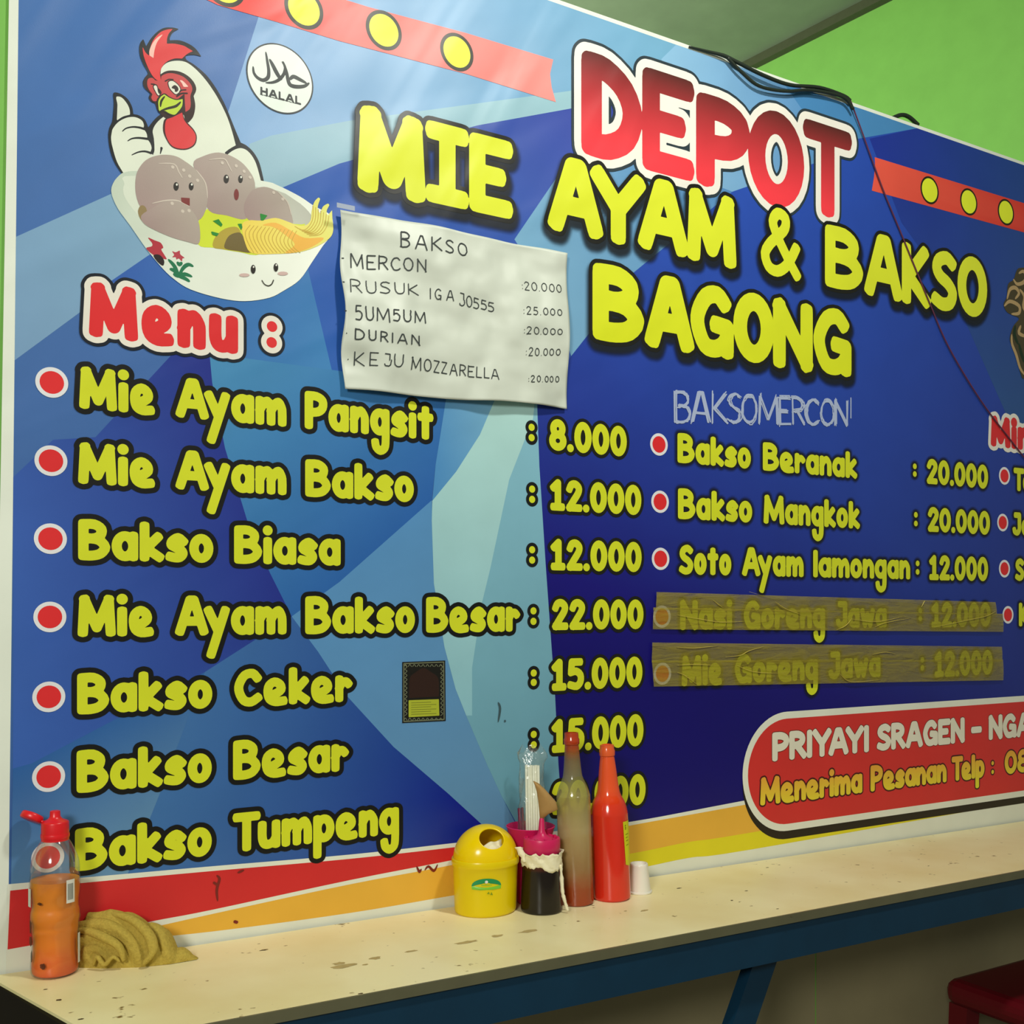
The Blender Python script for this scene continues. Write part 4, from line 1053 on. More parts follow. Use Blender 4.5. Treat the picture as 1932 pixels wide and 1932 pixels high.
# ================================================================ CABLES on the banner's top edge
M_CAB = plain('dark_green_cable', C(34, 44, 34), 0.5, 0.4)
M_WIRE = plain('thin_maroon_wire', C(96, 44, 70), 0.5, 0.4)
def wy(px, py, y): x, z = W(px, py, y); return (x, y, z)
t1 = tube('black_cable', [wy(1300, 88, -.004), wy(1335, 97, -.006), wy(1365, 105, -.009), wy(1392, 118, -.012), wy(1440, 142, -.014), wy(1490, 160, -.014), wy(1545, 165, -.012), wy(1590, 180, -.010), wy(1604, 190, -.011)], lambda t: .0018+.0022*min(1, t*4), M_CAB)
tag(t1, 'dark cable running along the top edge of the banner', 'cable')
t2 = tube('black_cable', [wy(1372, 108, -.010), wy(1398, 135, -.012), wy(1432, 162, -.012), wy(1480, 172, -.012), wy(1530, 170, -.013), wy(1590, 183, -.014), wy(1610, 206, -.014)], .0036, M_CAB)
tag(t2, 'dark cable sagging below the top edge above the red heading', 'cable')
t4 = tube('black_cable', [wy(1680, 225, .03), wy(1700, 217, .03), wy(1715, 221, .03), wy(1732, 236, .03)], .005, M_CAB)
tag(t4, 'short hump of dark cable behind the right end of the banner edge', 'cable')
t3 = tube('thin_wire', [wy(1604, 188, -.010), wy(1625, 245, -.006), wy(1665, 355, -.005), wy(1705, 452, -.005), wy(1750, 562, -.005), wy(1790, 655, -.005), wy(1850, 755, -.005), wy(1905, 828, -.005), wy(1950, 885, -.005)], .0017, M_WIRE)
tag(t3, 'thin maroon wire hanging diagonally across the right of the banner', 'wire')

# ================================================================ COUNTER
def countermat():
    m, nt, b = newmat('cream_laminate'); N = nt.nodes.new; L = nt.links.new
    g = N('ShaderNodeNewGeometry')
    n = N('ShaderNodeTexNoise'); n.inputs['Scale'].default_value = 5; n.inputs['Detail'].default_value = 6; L(g.outputs['Position'], n.inputs['Vector'])
    r = N('ShaderNodeValToRGB'); e = r.color_ramp.elements
    e[0].position = .3; e[0].color = C(232, 214, 158); e[1].position = .62; e[1].color = C(244, 232, 184)
    L(n.outputs['Fac'], r.inputs[0])
    v = N('ShaderNodeTexNoise'); v.inputs['Scale'].default_value = 55; v.inputs['Detail'].default_value = 2; L(g.outputs['Position'], v.inputs['Vector'])
    r2 = N('ShaderNodeMapRange'); r2.inputs[1].default_value = .70; r2.inputs[2].default_value = .78; L(v.outputs['Fac'], r2.inputs[0])
    mx = N('ShaderNodeMix'); mx.data_type = 'RGBA'; mx.inputs[7].default_value = C(120, 96, 50)
    L(r2.outputs[0], mx.inputs[0]); L(r.outputs[0], mx.inputs[6]); L(mx.outputs[2], b.inputs['Base Color'])
    b.inputs['Roughness'].default_value = .38; b.inputs['Specular IOR Level'].default_value = .4
    return m
M_TOP = countermat()
M_EDGE = plain('grey_aluminium_edging', C(112, 110, 84), 0.45, 0.5, metal=.3, var=.2, scale=20)
M_BLUE = plain('dark_blue_paint', C(8, 52, 78), 0.5, 0.4, var=.3, scale=12, bump=.0006)
M_CORE = plain('dark_core_board', C(44, 38, 22), 0.8, 0.2)
M_STAIN = plain('brown_stain', C(192, 168, 112), 0.6, 0.3, var=.3, scale=120)
M_STAIND = plain('dark_stain', C(66, 48, 24), 0.6, 0.3)
ct = empty('long_counter', (1.3, -.17, 0))
tag(ct, 'long cream topped counter with grey edging on a dark blue frame', 'counter')
YF = -.338; YB = -.0085; TH = .004
XR = 3.3
vs = []
for (x, y) in ((.128, YB), (XR, YB), (XR, YF), (.232, YF)):
    vs.append((x, y, ztop(x)-TH)); vs.append((x, y, ztop(x)))
fs = [(1,7,5,3), (0,2,4,6), (0,1,3,2), (2,3,5,4), (4,5,7,6), (6,7,1,0)]
o = mk('counter_top', vs, fs, M_TOP, ct)
def slope_box(name, x0, x1, y0, y1, dt, db, mat, x0b=None):
    vs = []
    for (x, y) in ((x0, y1), (x1, y1), (x1, y0), (x0 if x0b is None else x0b, y0)):
        vs.append((x, y, ztop(x)-db)); vs.append((x, y, ztop(x)-dt))
    return mk(name, vs, fs, mat, ct)
slope_box('core_board', .140, XR, YF+.0002, YB-.001, .0042, .0162, M_CORE, x0b=.238)
slope_box('edge_strip', .226, XR, YF-.004, YF-.0002, -.0008, .015, M_EDGE)
slope_box('apron', .25, XR, YF+.002, YF+.026, .0165, .080, M_BLUE)
slope_box('apron', .25, XR, YB-.06, YB-.035, .0165, .080, M_BLUE)
slope_box('apron_batten', .25, XR, YF+.026, YF+.05, .0165, .040, M_BLUE)
# legs and brace
for x in (.32, 2.75):
    for y in (YF+.028, YB-.062):
        box('leg', (x, x+.045, y-.001, y+.04, 0, ztop(x)-.081), M_BLUE, ct)
ba = T(1, 1)
def yz(px, py, y): d_ = ray(px, py); t = (DIST+y)/d_[1]; return Vector((t*d_[0], y, CAMZ+t*d_[2]))
pa = yz(1442, 1792, -.29); pb = yz(1394, 1932, -.29)
dv = (pb-pa).normalized(); pe = pb+dv*.50
side = Vector((dv.z, 0, -dv.x)).normalized()*.0265
if side.x < 0: side = -side
up_ = pa-dv*.02
cs = []
for yy in (-.012, .012):
    for p in (up_, pe):
        for sgn in (-1, 1): cs.append(p+side*sgn+Vector((0, yy, 0)))
mk('brace', cs, [(0,1,3,2), (4,6,7,5), (0,4,5,1), (2,3,7,6), (0,2,6,4), (1,5,7,3)], M_BLUE, ct)
# stains lying in the laminate
def blot(px, py, rx, ry, mat, seed):
    c = T(px, py); rr = random.Random(seed); n = 14; vs = [(c[0], c[1], ztop(c[0])+.0004)]
    for k in range(n):
        a = 2*math.pi*k/n; j = .7+.5*rr.random()
        x = c[0]+rx*j*math.cos(a); y = c[1]+ry*j*math.sin(a); vs.append((x, y, ztop(x)+.0004))
    return mk('stain', vs, [(0, 1+k, 1+(k+1) % n) for k in range(n)], mat, ct)
for k, (px, py, rx, ry) in enumerate([(648,1823,.020,.008),(708,1808,.010,.006),(938,1766,.010,.006),(997,1757,.019,.006),(690,1820,.005,.003),(1216,1718,.009,.003),(1180,1719,.003,.002),(775,1795,.012,.004),(880,1778,.02,.006),(640,1818,.010,.006),(500,1792,.006,.0025)]):
    blot(px, py, rx, ry, M_STAIN, k)
for k, (px, py, rx, ry) in enumerate([(111,1887,.004,.003),(153,1923,.004,.002),(86,1867,.003,.0015),(497,1793,.006,.002),(1281,1676,.006,.002),(1381,1699,.003,.002),(1408,1681,.004,.0015),(1448,1637,.004,.0015),(1752,1634,.003,.0012),(1467,1715,.003,.0012),(1492,1729,.0016,.0016),(680,1875,.004,.002),(1395,1702,.002,.001)]):
    blot(px, py, rx, ry, M_STAIND, 50+k)

# ================================================================ THINGS ON THE COUNTER
def base(px, py): return T(px, py)
PXM = lambda p: F/((p[0]-0)*math.sin(PHI)+(p[1]+DIST)*math.cos(PHI))     # pixels per metre at a place
# ---- drink bottle
b = base(104, 1836); s = PXM(b); sc = 1/s
M_SHELL = clear('clear_plastic', .10, .03, .03)
M_JUICE = fade('orange_drink', [(0, C(226, 84, 10), 1), (.35, C(240, 130, 4), 1), (.75, C(236, 138, 6), 1), (1, C(206, 116, 6), 1)], .3, .3, b[2], b[2]+.15, noise=.3)
M_REDP = plain('red_plastic', C(222, 26, 36), 0.32, 0.5)
M_LABEL = plain('label_print', C(214, 214, 206), 0.4, 0.4)
M_DARKP = plain('dark_print', C(58, 26, 14), 0.5, 0.4, alpha=.8)
bt = empty('drink_bottle', b); tag(bt, 'clear plastic drink bottle of orange liquid with red flip cap at the left end', 'bottle')
R0 = 44*sc
def pr(pts): return [(r*sc, z*sc) for r, z in pts]
prof = smoothprof(pr([(32,0),(40,2),(43,10),(43,28),(41,44),(41,70),(42.5,84),(42.5,92),(44.5,104),(44.5,116),(42.5,126),(43,140),(45,156),(45,176),(43.5,188),(43.5,200),(41,216),(35,232),(28,246),(23,254),(22,260)]), 4)
lathe('bottle_body', prof, M_SHELL, bt, b)
pl = [(r-.0016, z+.0015) for r, z in prof if z < 178*sc]
lathe('orange_liquid', pl, M_JUICE, bt, b)
cap = lathe('flip_cap', smoothprof(pr([(24,252),(24.5,254),(24.5,284)]), 2)+pr([(24,286),(20,288),(13,291),(9.5,296),(9,306),(6,307)]), M_REDP, bt, b)
lathe('cap_ridge', pr([(25.2,256),(25.6,258),(25.6,262),(25.2,264)]), M_REDP, cap, b)
# open lid swung out to the left in the picture plane
rv = Vector((math.cos(PHI), -math.sin(PHI), 0))
def bp_(du, dz, dy=0): return Vector(b)+rv*(du*sc)+Vector((0, 0, dz*sc))+Vector((math.sin(PHI), math.cos(PHI), 0))*dy
axis = (bp_(-24, 287)-bp_(-64, 300)).normalized(); upn = axis.cross(Vector((math.sin(PHI), math.cos(PHI), 0))).normalized()
if upn.z < 0: upn = -upn
fw = Vector((math.sin(PHI), math.cos(PHI), 0))
ctr = bp_(-44, 294); vs = []; fs2 = []; sg = 28
for lv, (rr, hh) in enumerate(((.90, -6), (1, -4), (1, 4), (.92, 7), (.5, 8.5))):
    for k in range(sg):
        a = 2*math.pi*k/sg
        vs.append(ctr+axis*math.cos(a)*21*rr*sc+fw*math.sin(a)*19*rr*sc+upn*hh*sc)
for lv in range(4):
    for k in range(sg): fs2.append((lv*sg+k, lv*sg+(k+1) % sg, (lv+1)*sg+(k+1) % sg, (lv+1)*sg+k))
fs2 += [tuple(reversed(range(sg))), tuple(range(4*sg, 5*sg))]
# tilt the lid towards the viewer a little
R_ = Matrix.Rotation(math.radians(-26), 3, axis)
vs = [ctr+R_@(v-ctr) for v in vs]
mk('flip_lid', vs, fs2, M_REDP, cap, smooth=True)
tube('lid_hinge', [bp_(-26, 288), bp_(-22, 285), bp_(-18, 284)], 3.6*sc, M_REDP, cap, flat=.5)
# printed label bits on the shell: bar code, lettering, pictures
def curved(name, a0, a1, z0, z1, r, mat, parent, c, nseg=8):
    vs = []; fs_ = []
    for i in range(nseg+1):
        a = a0+(a1-a0)*i/nseg
        for z in (z0, z1): vs.append((c[0]+r*math.cos(a), c[1]+r*math.sin(a), c[2]+z))
    for i in range(nseg): fs_.append((2*i, 2*i+2, 2*i+3, 2*i+1))
    return mk(name, vs, fs_, mat, parent, smooth=True)
acam = math.atan2(-DIST-b[1], 0-b[0])       # direction from the thing to the camera
lb = curved('bar_code', acam+.42, acam+.78, 140*sc, 183*sc, 47.4*sc, M_LABEL, bt, b)
bt_lb = lb
for k in range(9):
    curved('code_bar', acam+.47+k*.028, acam+.47+k*.028+(.016 if k % 2 else .010), 146*sc, 176*sc, 47.7*sc, plain('bar_grey', C(110, 116, 110), .5, .3) if k == 0 else bpy.data.materials['bar_grey'], lb, b, 1)
for (a0, a1, z0, z1) in ((-1.25,-.95,60,82), (-1.2,-1.02,84,112), (-1.1,-.95,30,56), (-.7,-.5,140,146), (-.6,-.35,22,34)):
    vs = []; n = 12
    for k in range(n):
        t_ = 2*math.pi*k/n; jj = .75+.4*random.random()
        a = acam+(a0+a1)/2+(a1-a0)/2*jj*math.cos(t_); z = (z0+z1)/2+(z1-z0)/2*jj*math.sin(t_)
        vs.append((b[0]+46.8*sc*math.cos(a), b[1]+46.8*sc*math.sin(a), b[2]+z*sc))
    mk('label_picture', vs, [tuple(range(n))], M_DARKP, bt)
curved('white_label_edge', acam+1.02, acam+1.2, 22*sc, 78*sc, 46.2*sc, M_LABEL, bt, b)
curved('white_label_edge', acam-1.35, acam-1.08, 134*sc, 168*sc, 47.2*sc, M_LABEL, bt, b)

# ---- rag
M_RAG = plain('khaki_cloth', C(186, 162, 74), 0.95, 0.1, bump=.0016, scale=260, var=.35)
rb = base(238, 1812)
rag_s = 1/PXM(rb)
vx = Vector((math.cos(PHI), -math.sin(PHI), 0)); vy = Vector((math.sin(PHI), math.cos(PHI), 0))
NX, NY = 150, 90
def ridge(u): return 1-abs((u % 1)*2-1)
vs = []
hgt = lambda a: np.interp(a, [-100,-92,-70,-30,10,45,75,95,118,132], [0,70,90,92,84,70,52,24,12,0])
for i in range(NX+1):
    a = -100+232*i/NX
    H_ = float(hgt(a)); dep = float(np.interp(a, [-100,-80,-30,40,90,132], [18,38,46,44,30,6]))
    off_ = float(np.interp(a, [-100, 132], [-6, 12]))
    for j in range(NY+1):
        th = math.pi*j/NY
        dy = -dep*math.cos(th)*(1 if math.cos(th) > 0 else .55)
        hz = H_*math.sin(th)**.75
        dx_, dz_ = a+34, hz-14
        rr = math.hypot(dx_, dz_*1.15); ang = math.atan2(dz_, dx_)
        wv1 = rr/27.0+.35*math.sin(ang*1.7+.6)+.006*dy
        fold = abs(math.sin(math.pi*wv1))**.8
        crease = abs(math.sin(math.pi*((a*.35+hz*.8)/22+.25*math.sin(a*.05))))**.7
        k_ = math.sin(th)**.5
        dsp = (fold*12+crease*3.5-9)*k_*min(1, H_/35)
        dyn = -math.cos(th); hn = math.sin(th)
        p = Vector(rb)+vx*(a*rag_s)+vy*((dy+off_+dsp*dyn*1.1)*rag_s)+Vector((0, 0, max(0.0, (hz+dsp*hn))*rag_s))
        p.y = min(p.y, -.006)
        vs.append(p)
fs3 = []
for i in range(NX):
    for j in range(NY):
        q0 = i*(NY+1)+j; fs3.append((q0, q0+NY+1, q0+NY+2, q0+1))
rag = mk('crumpled_rag', vs, fs3, M_RAG, None, org=rb, smooth=True)
tag(rag, 'crumpled khaki cloth rag heaped beside the orange drink bottle', 'rag')
def rp(a, h_, d_): 
    p = Vector(rb)+vx*(a*rag_s)+vy*(d_*rag_s)+Vector((0, 0, h_*rag_s)); p.y = min(p.y, -.02); return p
for q, rr in (([(-92,66,-14),(-60,66,-34),(-24,58,-46),(6,42,-52),(16,16,-54)], 8), ([(-30,90,-4),(16,82,-16),(54,58,-32),(64,30,-42),(48,8,-48)], 9),
              ([(-40,8,-54),(-32,26,-58),(-18,12,-60),(-2,26,-60),(10,16,-58)], 4.5)):
    tube('cloth_fold', [rp(*p) for p in q], lambda t, rr=rr: (rr*.45+rr*.75*math.sin(math.pi*t)**.7)*rag_s, M_RAG, rag, seg=12, flat=.8)

# ---- yellow tissue bin
_x = W(916, 1500, -.0575)[0]; b = (_x, -.0575, ztop(_x)); s = PXM(b); sc = 1/s
M_YELP = plain('glossy_yellow_plastic', C(255, 224, 0), 0.20, 0.5)
M_YELB = plain('yellow_plastic_body', C(248, 222, 0), 0.28, 0.5)
for M__ in (M_YELP, M_YELB):
    nt = M__.node_tree; tb = nt.nodes.new('ShaderNodeBsdfTranslucent'); tb.inputs[0].default_value = C(255, 232, 0)
    ms = nt.nodes.new('ShaderNodeMixShader'); ms.inputs[0].default_value = .25
    nt.links.new(nt.nodes['Principled BSDF'].outputs[0], ms.inputs[1]); nt.links.new(tb.outputs[0], ms.inputs[2])
    nt.links.new(ms.outputs[0], nt.nodes['Material Output'].inputs[0])
bn = empty('tissue_bin', b); tag(bn, 'yellow plastic tissue dispenser with domed lid and round hole', 'dispenser')
lathe('bin_body', pr([(56,0),(59,2),(60,6),(62,60),(63,88),(64.5,90),(64.5,94)]), M_YELB, bn, b, seg=72)
lathe('rim_band', pr([(65,90),(66,92),(66,101),(65,103),(62,103)]), M_YELB, bn, b, seg=72)
# dome with the round opening
acam = math.atan2(-DIST-b[1], -b[0])
ho_a = acam+.36; ho_e = math.radians(46)
hd = Vector((math.cos(ho_e)*math.cos(ho_a), math.cos(ho_e)*math.sin(ho_a), math.sin(ho_e)))
RD_ = 62.5*sc; cz = 102.5*sc; HH = 60*sc
bm = bmesh.new(); NU, NV = 120, 40
def dome(u, v, k=1.0):
    e = v*math.pi/2; a = 2*math.pi*u
    dr = Vector((math.cos(e)*math.cos(a), math.cos(e)*math.sin(a), math.sin(e)))
    return dr, Vector(b)+Vector((dr.x*RD_*k, dr.y*RD_*k, cz+dr.z*HH*k))
# rays warped so that a ring of vertices lies on the edge of the hole
HR = math.radians(23)
tz = hd; tx_ = Vector((0, 0, 1)).cross(tz).normalized(); ty_ = tz.cross(tx_)
vsd = []; rings = 44; sgm = 72
dirs = []
for i in range(rings+1):
    for k in range(sgm):
        a = 2*math.pi*k/sgm
        # from the hole edge to the dome's base circle, along great circles from hd
        base_dir = None
        ct_ = math.cos(a)*tx_+math.sin(a)*ty_
        # angle at which the great circle meets z=0
        # z(t)=tz.z cos t + ct.z sin t =0
        tend = math.atan2(tz.z, -ct_.z)
        if tend <= 0: tend += math.pi
        t_ = HR+(tend-HR)*i/rings
        dr = tz*math.cos(t_)+ct_*math.sin(t_)
        dirs.append(dr)
for k_ in (1.0, .965):
    for dr in dirs: vsd.append(Vector(b)+Vector((dr.x*RD_*k_, dr.y*RD_*k_, cz+max(dr.z, 0)*HH*k_)))
fsd = []; nn = (rings+1)*sgm
for i in range(rings):
    for k in range(sgm):
        q0, q1, q2, q3 = i*sgm+k, i*sgm+(k+1) % sgm, (i+1)*sgm+(k+1) % sgm, (i+1)*sgm+k
        fsd.append((q0, q3, q2, q1)); fsd.append((nn+q0, nn+q1, nn+q2, nn+q3))
for k in range(sgm): fsd.append((k, (k+1) % sgm, nn+(k+1) % sgm, nn+k))
mk('dome_lid', vsd, fsd, M_YELP, bn, smooth=True)
# tissue inside
M_TIS = plain('white_tissue', C(236, 228, 196), 0.9, 0.1, bump=.001, scale=150)
vs = []; fs_ = []
ctc = Vector(b)+Vector((hd.x*RD_*.60, hd.y*RD_*.60, cz+hd.z*HH*.60))
for i in range(13):
    for j in range(13):
        u, v = (i-6)/6, (j-6)/6
        wv_ = .10*math.sin(5*u+2*v)+.06*math.sin(9*v)
        p = ctc+tx_*(u*24*sc)+ty_*((v*17-13+u*7)*sc)+tz*((wv_*30+2-abs(u)*3)*sc)
        vs.append(p)
for i in range(12):
    for j in range(12):
        a_ = i*13+j; fs_.append((a_, a_+1, a_+14, a_+13))
ts = mk('tissue', vs, fs_, M_TIS, None, org=tuple(ctc), smooth=True); md = ts.modifiers.new('s', 'SOLIDIFY'); md.thickness = .0006
tag(ts, 'crumpled white tissue showing in the hole of the yellow dispenser', 'tissue')
# sticker
M_STK = plain('green_sticker', C(20, 140, 84), .35, .4); M_STY = plain('lime_sticker', C(206, 214, 24), .35, .4); M_STG = plain('light_green_sticker', C(120, 190, 50), .35, .4)
def patch(name, fn, mat, parent, c, r, lift=.0006):
    """a thin sheet bent round the cylinder: fn gives outline points (angle offset, height)"""
    P = fn; n = len(P); mz = sum(p[1] for p in P)/n; ma = sum(p[0] for p in P)/n
    vs = [(c[0]+(r+lift)*math.cos(acam+ma), c[1]+(r+lift)*math.sin(acam+ma), c[2]+mz*sc)]
    for k in (.5, 1):
        for a, z in P:
            aa = ma+(a-ma)*k; zz = mz+(z-mz)*k
            vs.append((c[0]+(r+lift)*math.cos(acam+aa), c[1]+(r+lift)*math.sin(acam+aa), c[2]+zz*sc))
    f_ = [(0, 1+k, 1+(k+1) % n) for k in range(n)]+[(1+k, 1+n+k, 1+n+(k+1) % n, 1+(k+1) % n) for k in range(n)]
    return mk(name, vs, f_, mat, parent, smooth=True)
def rb_(z): return np.interp(z, [0, 2, 6, 60, 92], [56, 59, 60, 62, 63])*sc
el = lambda a, b_, ra, rz, t0=0, t1=2*math.pi, n=20: [(a+ra*math.cos(t0+(t1-t0)*k/n), b_+rz*math.sin(t0+(t1-t0)*k/n)) for k in range(n+1)]
stk = patch('oval_sticker', el(.09, 60, .46, 14, 0, math.pi), M_STK, bn, b, 62.6*sc)
patch('sticker_band', [(-.37, 60), (.55, 60), (.54, 54), (.3, 53), (-.1, 53), (-.36, 54)], M_STG, stk, b, 62.6*sc)
patch('sticker_crest', el(.09, 68, .05, 3, n=6), M_LABEL, stk, b, 62.6*sc, .0010)
patch('sticker_lettering', [(-.07, 62.6), (.25, 62.6), (.25, 61.4), (-.07, 61.4)], M_STG, stk, b, 62.6*sc, .0010)
for q in ([(.10, 46), (.16, 50), (.19, 45)], [(.2, 44), (.24, 49), (.29, 43)]): patch('sticker_scribble', q, plain('olive_print', C(130, 150, 20), .5, .3), stk, b, 62.3*sc, .0009)

bn.scale = (1, .86, 1)
# ---- pink cup with straws in clear bags
_x = W(1001, 1500, -.050)[0]; b = (_x, -.050, ztop(_x)); s = PXM(b); sc = 1/s
M_PINK = plain('magenta_plastic', C(200, 26, 96), .4, .4, sss=.1)
M_PINKD = M_PINK
cup = empty('pink_cup', b); tag(cup, 'magenta plastic cup behind the sauce bottles holding bagged straws', 'cup')
lathe('cup_wall', pr([(24,0),(26,2),(28,86),(37,112),(45,141),(46.5,144),(45,145),(43,141),(35,112),(26,88),(23,4)]), M_PINK, cup, b, seg=40, cap=True, wob=None)
M_BAG = clear('crinkled_clear_bag', .16, .05, .07, bump=.006, scale=45)
M_STRAW = plain('white_straw', C(246, 244, 226), .4, .4)
M_BAND = plain('maroon_wrapper', C(96, 12, 44), .4, .4)
bs = Vector(b)
def cp(du, dz, dd=0): return bs+vx*(du*sc)+Vector((0, 0, dz*sc))+vy*(dd*sc)
k_ = 0
for i, du in enumerate((-8, -3.5, 1, 5.5, 10, 14.5)):
    for dd in ((-3, 2) if i % 2 else (0, 5)):
        o = tube('drinking_straw', [cp(du+3, 6, dd-2), cp(du, 258, dd)], 2.6*sc, M_STRAW, None, org=tuple(cp(du+3, 6, dd-2)), seg=8)
        tag(o, 'white drinking straw in the clear bag standing in the magenta cup', 'straw', 'straws in the clear bag')
# bag: a flattened crumpled sleeve
def sleeve(name, P0, P1, w0, w1, th, label, seedv, top=1.0):
    rr = random.Random(seedv); vs = []; n = 22; m = 26
    for j in range(n+1):
        t_ = j/n; c_ = P0.lerp(P1, t_); w_ = w0+(w1-w0)*t_
        if t_ > .86: w_ = w_*(1+.35*math.sin((t_-.86)*22))
        for k in range(m):
            a = 2*math.pi*k/m; r_ = 1+.10*math.sin(5*a+j*.7)+.06*rr.random()
            tt = th*(1-.75*max(0, (t_-.8)/.2))
            vs.append(c_+vx*(math.cos(a)*w_*r_*sc)+vy*(math.sin(a)*tt*r_*sc)+Vector((0, 0, (rr.random()-.5)*3*sc+(9*math.sin(3*a)*sc if j == n else 0))))
    f_ = [(j*m+k, j*m+(k+1) % m, (j+1)*m+(k+1) % m, (j+1)*m+k) for j in range(n) for k in range(m)]
    o = mk(name, vs, f_, M_BAG, None, org=tuple(P0), smooth=True); tag(o, label, 'bag'); return o
sleeve('clear_bag', cp(4, 92, 2), cp(2, 290, 2), 27, 20, 12, 'clear plastic bag round the white straws in the magenta cup', 3)
for du, dd in ((-22, -4), (-16, 3)):
    o = tube('maroon_stick', [cp(du+10, 8, dd), cp(du, 178, dd)], 2.6*sc, M_BAND, None, org=tuple(cp(du+10, 8, dd)), seg=8)
    tag(o, 'dark maroon wrapped stick beside the straws in the magenta cup', 'stick', 'maroon sticks in the cup')

# ---- soy sauce squeeze bottle
b = base(1022, 1717); s = PXM(b); sc = 1/s
M_SOY = fade('dark_soy', [(0, C(14, 8, 6), 1), (.78, C(22, 12, 8), 1), (.86, C(74, 30, 14), 1), (1, C(90, 40, 22), 1)], .18, .5, b[2], b[2]+100*sc)
sy = empty('soy_squeeze_bottle', b); tag(sy, 'squat squeeze bottle of black soy sauce with pink nozzle and tissue collar', 'bottle')
lathe('bottle_body', smoothprof(pr([(36,0),(39,2),(39.5,10),(38,50),(36.5,84),(35,100),(34,110)]), 4), M_SOY, sy, b)
M_PINK2 = plain('pink_plastic', C(206, 30, 92), .35, .45, sss=.1)
cp2 = lathe('nozzle_cap', pr([(34,110),(35,111),(35,134),(34,137),(31,138),(29,134),(24,134),(18,138),(9,143),(6.5,150),(5,168),(3.6,174)]), M_PINK2, sy, b)
for k in range(10):
    a = 2*math.pi*k/10
    x = b[0]+29*sc*math.cos(a); y = b[1]+29*sc*math.sin(a)
    v_, f_ = boxvf(x-2.4*sc, x+2.4*sc, y-2.4*sc, y+2.4*sc, b[2]+133*sc, b[2]+139*sc); mk('cap_lug', v_, f_, M_PINK2, cp2)
# tissue collar, ragged
vs = []; m = 60; lv = 7
rr = random.Random(5)
lo = [rr.uniform(-2.5, 2.5) for _ in range(m)]; hi = [rr.uniform(-2, 3) for _ in range(m)]
for j in range(lv+1):
    for k in range(m):
        a = 2*math.pi*k/m; t_ = j/lv
        z = (84+lo[k]+3*math.sin(2*a+1)+2*math.sin(5*a))*(1-t_)+(112+hi[k])*t_
        r_ = 38.2+1.4*math.sin(9*a+j)+rr.uniform(-.4, .6)+(2 if j == lv else 0)
        vs.append((b[0]+r_*sc*math.cos(a), b[1]+r_*sc*math.sin(a), b[2]+z*sc))
fs_ = [(j*m+k, j*m+(k+1) % m, (j+1)*m+(k+1) % m, (j+1)*m+k) for j in range(lv) for k in range(m)]
cl = mk('tissue_collar', vs, fs_, M_TIS, sy, smooth=True); md = cl.modifiers.new('s', 'SOLIDIFY'); md.thickness = .0005; cl['label'] = 'white tissue wrapped round the neck'
bs = Vector(b)
def ribbon(name, pts, w_, mat, parent):
    P = smoothprof([tuple(p) for p in pts], 6); vs = []; r2 = random.Random(3)
    for i, p in enumerate(P):
        p = Vector(p); ww = w_*(.6+.7*r2.random())*sc
        vs += [p-vx*ww+Vector((0, 0, r2.uniform(-1, 1)*sc)), p+vy*(-2*sc), p+vx*ww]
    f_ = []
    for i in range(len(P)-1):
        for j in range(2): f_.append((3*i+j, 3*i+j+1, 3*i+j+4, 3*i+j+3))
    o = mk(name, vs, f_, mat, parent, smooth=True); md = o.modifiers.new('s', 'SOLIDIFY'); md.thickness = .0006
    return o
ribbon('tissue_tail', [cp(35, 90, -16), cp(37, 60, -18), cp(39, 36, -20), cp(45, 14, -20), cp(48, 5, -20)], 3, M_TIS, sy)
ribbon('tissue_tail', [cp(-32, 96, -24), cp(-38, 112, -22), cp(-45, 124, -20)], 6, M_TIS, sy)
# kraft paper cone on the nozzle
M_KRAFT = plain('kraft_paper', C(176, 138, 84), .8, .2, var=.2, scale=60)
A_ = cp(2, 178, 0); B_ = cp(-4, 232, -2)
vs = []; f_ = []; m = 24; axs = [(cp(0, 173, 0), 3.4, 3.2), (cp(4, 190, -1), 9, 6), (cp(12, 208, -2), 19, 8), (cp(9, 222, -3), 18, 9), (cp(-2, 236, -4), 11, 8), (cp(-10, 244, -4), 6.5, 6)]
for c_, ra, rd in axs:
    for k in range(m):
        a = 2*math.pi*k/m; skew = (math.cos(a)+1)/2
        vs.append(c_+vx*(math.cos(a)*ra*sc)+vy*(math.sin(a)*rd*sc)-Vector((0, 0, skew*ra*.95*sc if c_ != axs[0][0] else 0)))
for j in range(len(axs)-1):
    for k in range(m): f_.append((j*m+k, j*m+(k+1) % m, (j+1)*m+(k+1) % m, (j+1)*m+k))
kc = mk('paper_cone', vs, f_, M_KRAFT, None, org=tuple(A_), smooth=True); md = kc.modifiers.new('s', 'SOLIDIFY'); md.thickness = .0007
tag(kc, 'rolled kraft paper cone stuck on the pink nozzle of the soy bottle', 'paper cone')

